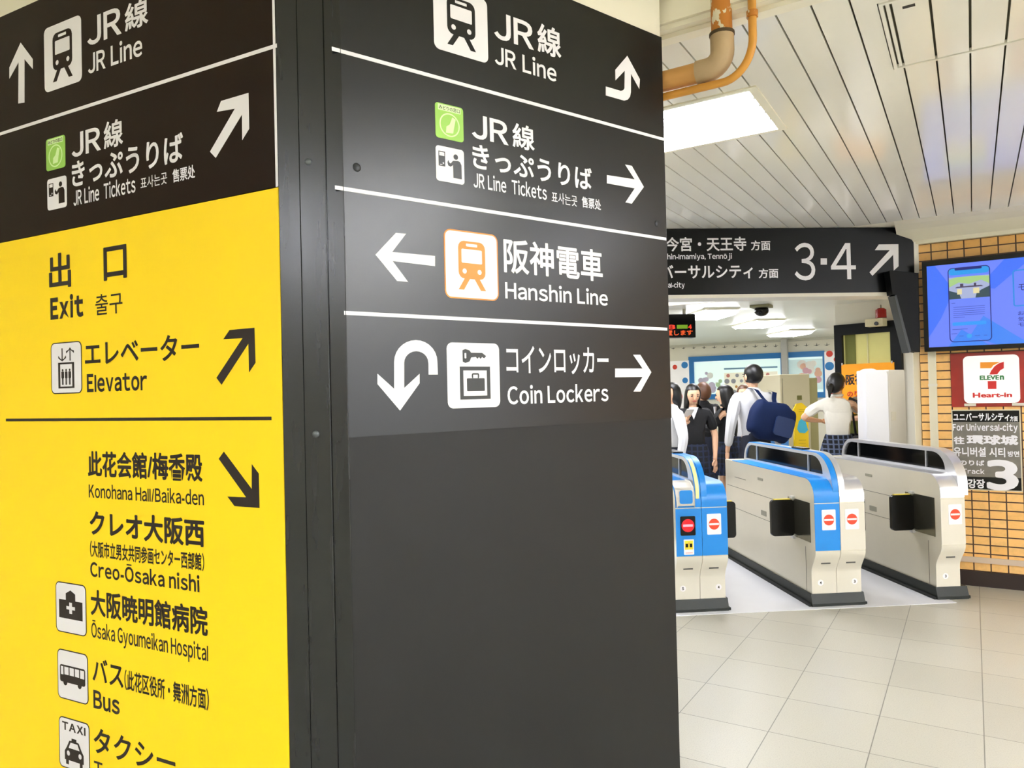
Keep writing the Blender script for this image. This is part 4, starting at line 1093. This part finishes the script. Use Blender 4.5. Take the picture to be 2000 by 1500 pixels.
def person(label, px, py, dep, height, turn, top, bottom, hair, hair_len=0.0, arms=None, sleeve='long', head_turn=0.0, head_tilt=0.0, tie=False, legs='skirt', female=True, pony=False, lean=0.0):
    o = at_depth(px, py, dep); o.z = 0; s = height/1.665
    t = thing('person', label, 'person', Matrix.Translation(o) @ Matrix.Rotation(YAW + math.radians(turn), 4, 'Z'), 'students beyond the gates')
    sh = .15 if female else .168; hp = .085
    N = {'pelvis': (0, 0, .93*s, .105*s, .08*s), 'waist': (0, .005*s, 1.08*s, (.105 if female else .125)*s, .08*s), 'chest': (0, lean*.5, 1.27*s, (.112 if female else .135)*s, .08*s),
         'neckbase': (0, lean*.8, 1.39*s, .042*s, .04*s), 'neck': (0, lean, 1.455*s, .046*s), 'jaw': (0, lean + .012, 1.505*s, .056*s, .064*s), 'brow': (0, lean + .005, 1.57*s, .068*s, .082*s), 'crown': (0, lean, 1.625*s, .052*s, .06*s)}
    E = [('pelvis', 'waist'), ('waist', 'chest'), ('chest', 'neckbase'), ('neckbase', 'neck'), ('neck', 'jaw'), ('jaw', 'brow'), ('brow', 'crown')]
    A = arms or {}
    el = {}; wr = {}
    for sd, k in ((-1, 'L'), (1, 'R')):
        e, w, hd = A.get(k, ((sd*.235, -.02, 1.12), (sd*.25, .04, .87), (0, .1, -1)))
        N['sh'+k] = (sd*sh*s*.94, lean*.7, 1.362*s, .043*s); N['el'+k] = (e[0]*s, e[1]*s, e[2]*s, .038*s); N['wr'+k] = (w[0]*s, w[1]*s, w[2]*s, .026*s)
        E += [('chest', 'sh'+k), ('sh'+k, 'el'+k), ('el'+k, 'wr'+k)]
        fingers(N, E, 'wr'+k, hd, (-sd*.6, .8, .2), s, .35)
        N['hip'+k] = (sd*hp*s, 0, .84*s, .072*s); N['kn'+k] = (sd*.085*s, .012, .47*s, .052*s); N['calf'+k] = (sd*.085*s, -.02, .32*s, .05*s); N['an'+k] = (sd*.085*s, -.02, .085*s, .035*s); N['toe'+k] = (sd*.095*s, .12, .035*s, .036*s, .028*s)
        E += [('pelvis', 'hip'+k), ('hip'+k, 'kn'+k), ('kn'+k, 'calf'+k), ('calf'+k, 'an'+k), ('an'+k, 'toe'+k)]
    hc = Vector((0, lean + .005, 1.56*s)); HR = Matrix.Translation(hc) @ Matrix.Rotation(math.radians(head_turn), 4, 'Z') @ Matrix.Rotation(math.radians(-head_tilt), 4, 'X') @ Matrix.Translation(-hc)
    def face(mb):
        y = lean + .005
        F = lambda x, yy, z: HR @ Vector((x*s, y + yy*s, z*s))
        n0 = len(mb.v); mb.ell((0, y + .006*s, 1.553*s), (.070*s, .086*s, .103*s), 20, 14, 0, lambda p, q: (q[0]*(1 - .22*max(0, -p.z)), q[1], q[2]))
        mb.v[n0:] = [tuple(HR @ Vector(p)) for p in mb.v[n0:]]
        for x in (-.03, .03):
            c = F(x, .083, 1.555); mb.ell(c, (.011*s, .008*s, .0065*s), 10, 6, 1)
            c = F(x, .086, 1.575); mb.ell(c, (.016*s, .005*s, .0035*s), 8, 5, 1)
            c = F(x*2.55, .0, 1.545)
            if hair_len < .1: mb.ell(c, (.012*s, .018*s, .03*s), 8, 6, 0)
        mb.ell(F(0, .094, 1.532), (.009*s, .011*s, .016*s), 10, 7, 0); mb.ell(F(0, .084, 1.501), (.022*s, .007*s, .006*s), 10, 6, 2)
    body = skin(N, E, 'body', [SKIN, EYE_M, LIP], t, 1, face)
    # upper garment follows the torso and arms
    G = {'pelvis': (0, 0, .86*s, .15*s, .12*s), 'waist': (0, .005*s, 1.08*s, (.118 if female else .137)*s, .094*s), 'chest': (0, lean*.5, 1.27*s, (.145 if female else .168)*s, .112*s), 'neckbase': (0, lean*.8, 1.405*s, .088*s, .084*s), 'collar': (0, lean*.95, 1.462*s, .062*s)}
    GE = [('pelvis', 'waist'), ('waist', 'chest'), ('chest', 'neckbase'), ('neckbase', 'collar')]
    q = 1.0 if sleeve == 'long' else .45
    for k in 'LR':
        shp, elp, wrp = (Vector(N[x+k][:3]) for x in ('sh', 'el', 'wr'))
        G['sh'+k] = (shp.x*1.06, shp.y, shp.z + .012*s, .072*s); GE.append(('chest', 'sh'+k))
        if sleeve == 'long':
            G['el'+k] = (*elp, .052*s); we = elp.lerp(wrp, .88); G['wr'+k] = (*we, .038*s); GE += [('sh'+k, 'el'+k), ('el'+k, 'wr'+k)]
        elif sleeve == 'short':
            we = shp.lerp(elp, .85); G['el'+k] = (*we, .058*s); GE.append(('sh'+k, 'el'+k))
    skin(G, GE, 'shirt' if top is SHIRT else 'jacket', top, t)
    if tie == 'vest':
        V = {k: (v[0], v[1], v[2], v[3]*1.1, (v[4] if len(v) > 4 else v[3])*1.12) for k, v in G.items() if k in ('pelvis', 'waist', 'chest', 'neckbase')}
        V['pelvis'] = (0, 0, .93*s, .142*s, .11*s)
        for k in 'LR': V['sh'+k] = (N['sh'+k][0]*.88, N['sh'+k][1], N['sh'+k][2]+.002, .074*s)
        skin(V, [('pelvis', 'waist'), ('waist', 'chest'), ('chest', 'neckbase'), ('chest', 'shL'), ('chest', 'shR')], 'knit_vest', KNIT, t)
    if top is JACK:
        MB().prism([(-.05*s, .0), (.05*s, .0), (0, -.13*s)], -.006, .006, 0, Matrix.Translation((0, lean + .112*s, 1.42*s)) @ Matrix(((1, 0, 0, 0), (0, 0, -1, 0), (0, 1, 0, 0), (0, 0, 0, 1)))).build('collar', SHIRT, t)
    if legs == 'skirt':
        sm = MB(); n = 48; rows = ((1.03, .128, .100), (.95, .152, .122), (.82, .185, .155), (.66, .215, .185))
        vs = []
        for j, (z, rx, ry) in enumerate(rows):
            for i in range(n):
                a = 2*PI*i/n; pl = 1 + (.035*j if i % 2 else -.02*j)*.6
                vs.append((rx*pl*math.cos(a)*s, ry*pl*math.sin(a)*s, z*s))
        fs = [(j*n+i, (j+1)*n+i, (j+1)*n+(i+1) % n, j*n+(i+1) % n) for j in range(len(rows)-1) for i in range(n)]
        sm.add(vs, fs).build('skirt', bottom, t)
    else:
        T = {'pelvis': (0, 0, .94*s, .15*s, .118*s), 'waist': (0, 0, 1.12*s, .14*s, .112*s)}; TE = [('pelvis', 'waist')]
        for k in 'LR':
            for a, r in (('hip', .112), ('kn', .078), ('an', .066)): T[a+k] = (*N[a+k][:3], r*s)
            TE += [('pelvis', 'hip'+k), ('hip'+k, 'kn'+k), ('kn'+k, 'an'+k)]
        skin(T, TE, 'trousers', bottom, t)
    for k in 'LR':
        x = N['an'+k][0]
        if legs == 'skirt': MB().tube([(x, -.02, .42*s), (x, -.025, .32*s), (x, -.02, .07*s)], [.056*s, .057*s, .041*s], 14).build('sock', SOCK, t, smooth=True)
        MB().ell((x, .045, .04*s), (.05*s, .135*s, .042*s), 14, 8).build('shoe', SHOE, t, smooth=True)
    # hair: a cap over the skull, drawn down at the back and sides
    L = hair_len*s
    def hf(p, q):
        back = min(1, max(0, (.45 - p.y)*1.2)); low = max(0, .25 - p.z)/1.25
        q = Vector(q)
        if p.y > .25 and p.z < .45:                                    # open face
            q.y = lean + .035*s; q.x *= 1.02; q.z = max(q.z, 1.56*s) if abs(p.x) < .55 else q.z
        if L and p.z < .25: q.z -= L*low*back; q.x *= 1 + .25*low*back; q.y -= .02*low*back*s
        return HR @ q
    hm = MB().ell((0, lean - .006, 1.572*s), (.083*s, .100*s, .097*s), 28, 18, 0, hf)
    if pony: hm.tube([HR @ Vector((0, lean - .075*s, 1.54*s)), HR @ Vector((-.0*s, lean - .115*s, 1.49*s)), HR @ Vector((-.0*s, lean - .11*s, 1.38*s))], [.02*s, .03*s, .008*s], 12)
    hm.build('hair', hair, t, smooth=True)
    return t, N, s
boy, bN, bs = person('student in a white shirt seen from behind, carrying a navy bag on the back', 1472, 800, 7.25, 1.752, 8, SHIRT, NAVYC, HAIR, 0, None, 'long', 14, 0, False, 'trousers', False)
girl, gN, gs = person('student with long dark hair and black top looking at a phone in her hand', 1354, 800, 7.45, 1.575, 168, JACK, PLAIDN, HAIR, .36,
    {'R': ((.22, .06, 1.13), (.10, .25, 1.24), (-.25, .35, .75)), 'L': ((-.22, -.02, 1.12), (-.21, .05, .88), (0, .1, -1))}, 'short', 12, 14)
person('student with long black hair in a black blazer, turned sideways towards the phone user', 1416, 800, 7.85, 1.56, 62, JACK, PLAIDN, HAIR, .46,
    {'L': ((-.20, .14, 1.16), (-.13, .34, 1.28), (.2, .8, .4)), 'R': ((.20, -.02, 1.12), (.20, .08, .89), (0, .2, -1))}, 'long', 0, 6)
person('student with short brown hair half hidden behind the phone user', 1374, 800, 8.4, 1.60, 15, JACK, NAVYC, BHAIR, .03, None, 'long', 0, 0, False, 'trousers', False)
person('student in a white shirt and plaid skirt partly hidden by the sign pillar', 1312, 800, 7.05, 1.59, 100, SHIRT, PLAIDN, HAIR, .12, None, 'long', 20, 0)
person('student with long brown hair hidden behind the one carrying the navy bag', 1453, 800, 8.6, 1.56, 170, SHIRT, PLAIDN, BHAIR, .40, None, 'long', 0, 0)
woman, wN, ws = person('student in a cream vest and plaid skirt, elbows out, in front of the orange banner', 1636, 800, 7.6, 1.655, -12, KNIT, PLAID, HAIR, .05,
    {'L': ((-.34, .05, 1.20), (-.14, .20, 1.16), (.8, .3, -.2)), 'R': ((.31, .10, 1.20), (.17, .30, 1.17), (-.6, .6, 0))}, 'short', -40, 14, 'vest', pony=True)

# things the students carry
def kid(t, name, label, cat, loc, rz=0.0, tilt=0.0, rx=0.0):
    return thing(name, label, cat, t.matrix_world @ Matrix.Translation(loc) @ Matrix.Rotation(rz, 4, 'Z') @ Matrix.Rotation(tilt, 4, 'Y') @ Matrix.Rotation(rx, 4, 'X'))
NAVYB = mat('navy_nylon', '#0a1d44', .7, var=.2, bump=.15, scale=8, spec=.2)
bag = kid(boy, 'school_bag', 'large navy school bag slung askew on the back of a white shirted student', 'bag', (.05, -.25, 1.20), 0, math.radians(16))
def bf(p, q):
    e = lambda a, k: math.copysign(abs(a)**k, a)
    return Vector((e(p.x, .55)*.225, e(p.y, .7)*.095, e(p.z, .62)*.185)) + Vector((0, 0, .012*math.sin(9*p.x)))
MB().ell((0, 0, 0), (1, 1, 1), 32, 20, 0, bf).build('body', NAVYB, bag, smooth=True)
MB().prism(rrect(-.01, -.12, .18, .06, .03), .088, .108).build('pocket', mat('navy_pocket', '#0e2a58', .55), bag, M=Matrix(((1, 0, 0, 0), (0, 0, -1, 0), (0, 1, 0, 0), (0, 0, 0, 1))), bevel=.008)
MB().tube([(-.20, -.02, .11), (.0, -.055, .168), (.19, -.02, .12)], .006, 8).build('zip', BLACKG, bag, smooth=True)
for pth, in ((((-.19, .27, .28), (-.17, .12, .27), (-.10, .08, .20), (-.02, .03, .14)),), (((.02, .24, .31), (.015, .11, .29), (.01, .08, .22), (.02, .03, .14)),)):
    sm = MB(); vs = []
    for p in pth: vs += [(p[0] - .022, p[1] - .006, p[2]), (p[0] + .022, p[1] - .006, p[2]), (p[0] + .022, p[1] - .014, p[2]), (p[0] - .022, p[1] - .014, p[2])]
    n = len(pth); fs = [(i*4+k, i*4+(k+1) % 4, i*4+4+(k+1) % 4, i*4+4+k) for i in range(n-1) for k in range(4)] + [(0, 3, 2, 1), (n*4-4, n*4-3, n*4-2, n*4-1)]
    sm.add(vs, fs).build('strap', NAVYB, bag)
w = Vector(gN['wrRp'][:3])
phn = kid(girl, 'smartphone', 'white smartphone held up by the student with the black vest', 'phone', (w.x - .02, w.y + .075, w.z + .06), .3, 0, math.radians(-58))
MB().prism(rrect(-.037, -.072, .037, .072, .01), -.004, .004).build('body', mat('white_phone', '#e9e6df', .3), phn, M=Matrix(((1, 0, 0, 0), (0, 0, -1, 0), (0, 1, 0, 0), (0, 0, 0, 1))), bevel=.002)
MB().prism(rrect(-.033, -.066, .033, .066, .006), .0042, .0046).build('screen', BLACKG, phn, M=Matrix(((1, 0, 0, 0), (0, 0, -1, 0), (0, 1, 0, 0), (0, 0, 0, 1))))
sb_ = kid(woman, 'shoulder_bag', 'black bag hanging at the hip of the student in the cream vest', 'bag', (.255, .06, .84), .3)
def bf2(p, q):
    e = lambda a, k: math.copysign(abs(a)**k, a)
    return Vector((e(p.x, .6)*.085, e(p.y, .6)*.19, e(p.z, .6)*.17))
MB().ell((0, 0, 0), (1, 1, 1), 24, 16, 0, bf2).build('body', mat('black_bag_cloth', '#0d0d10', .7, var=.2), sb_, smooth=True)
MB().tube([(-.02, -.12, .13), (-.06, -.13, .36), (-.12, -.10, .52), (-.17, -.06, .555), (-.12, .04, .53), (-.05, .10, .36), (-.01, .12, .13)], .012, 8).build('strap', mat('black_bag_cloth', '#0d0d10', .7), sb_, smooth=True)
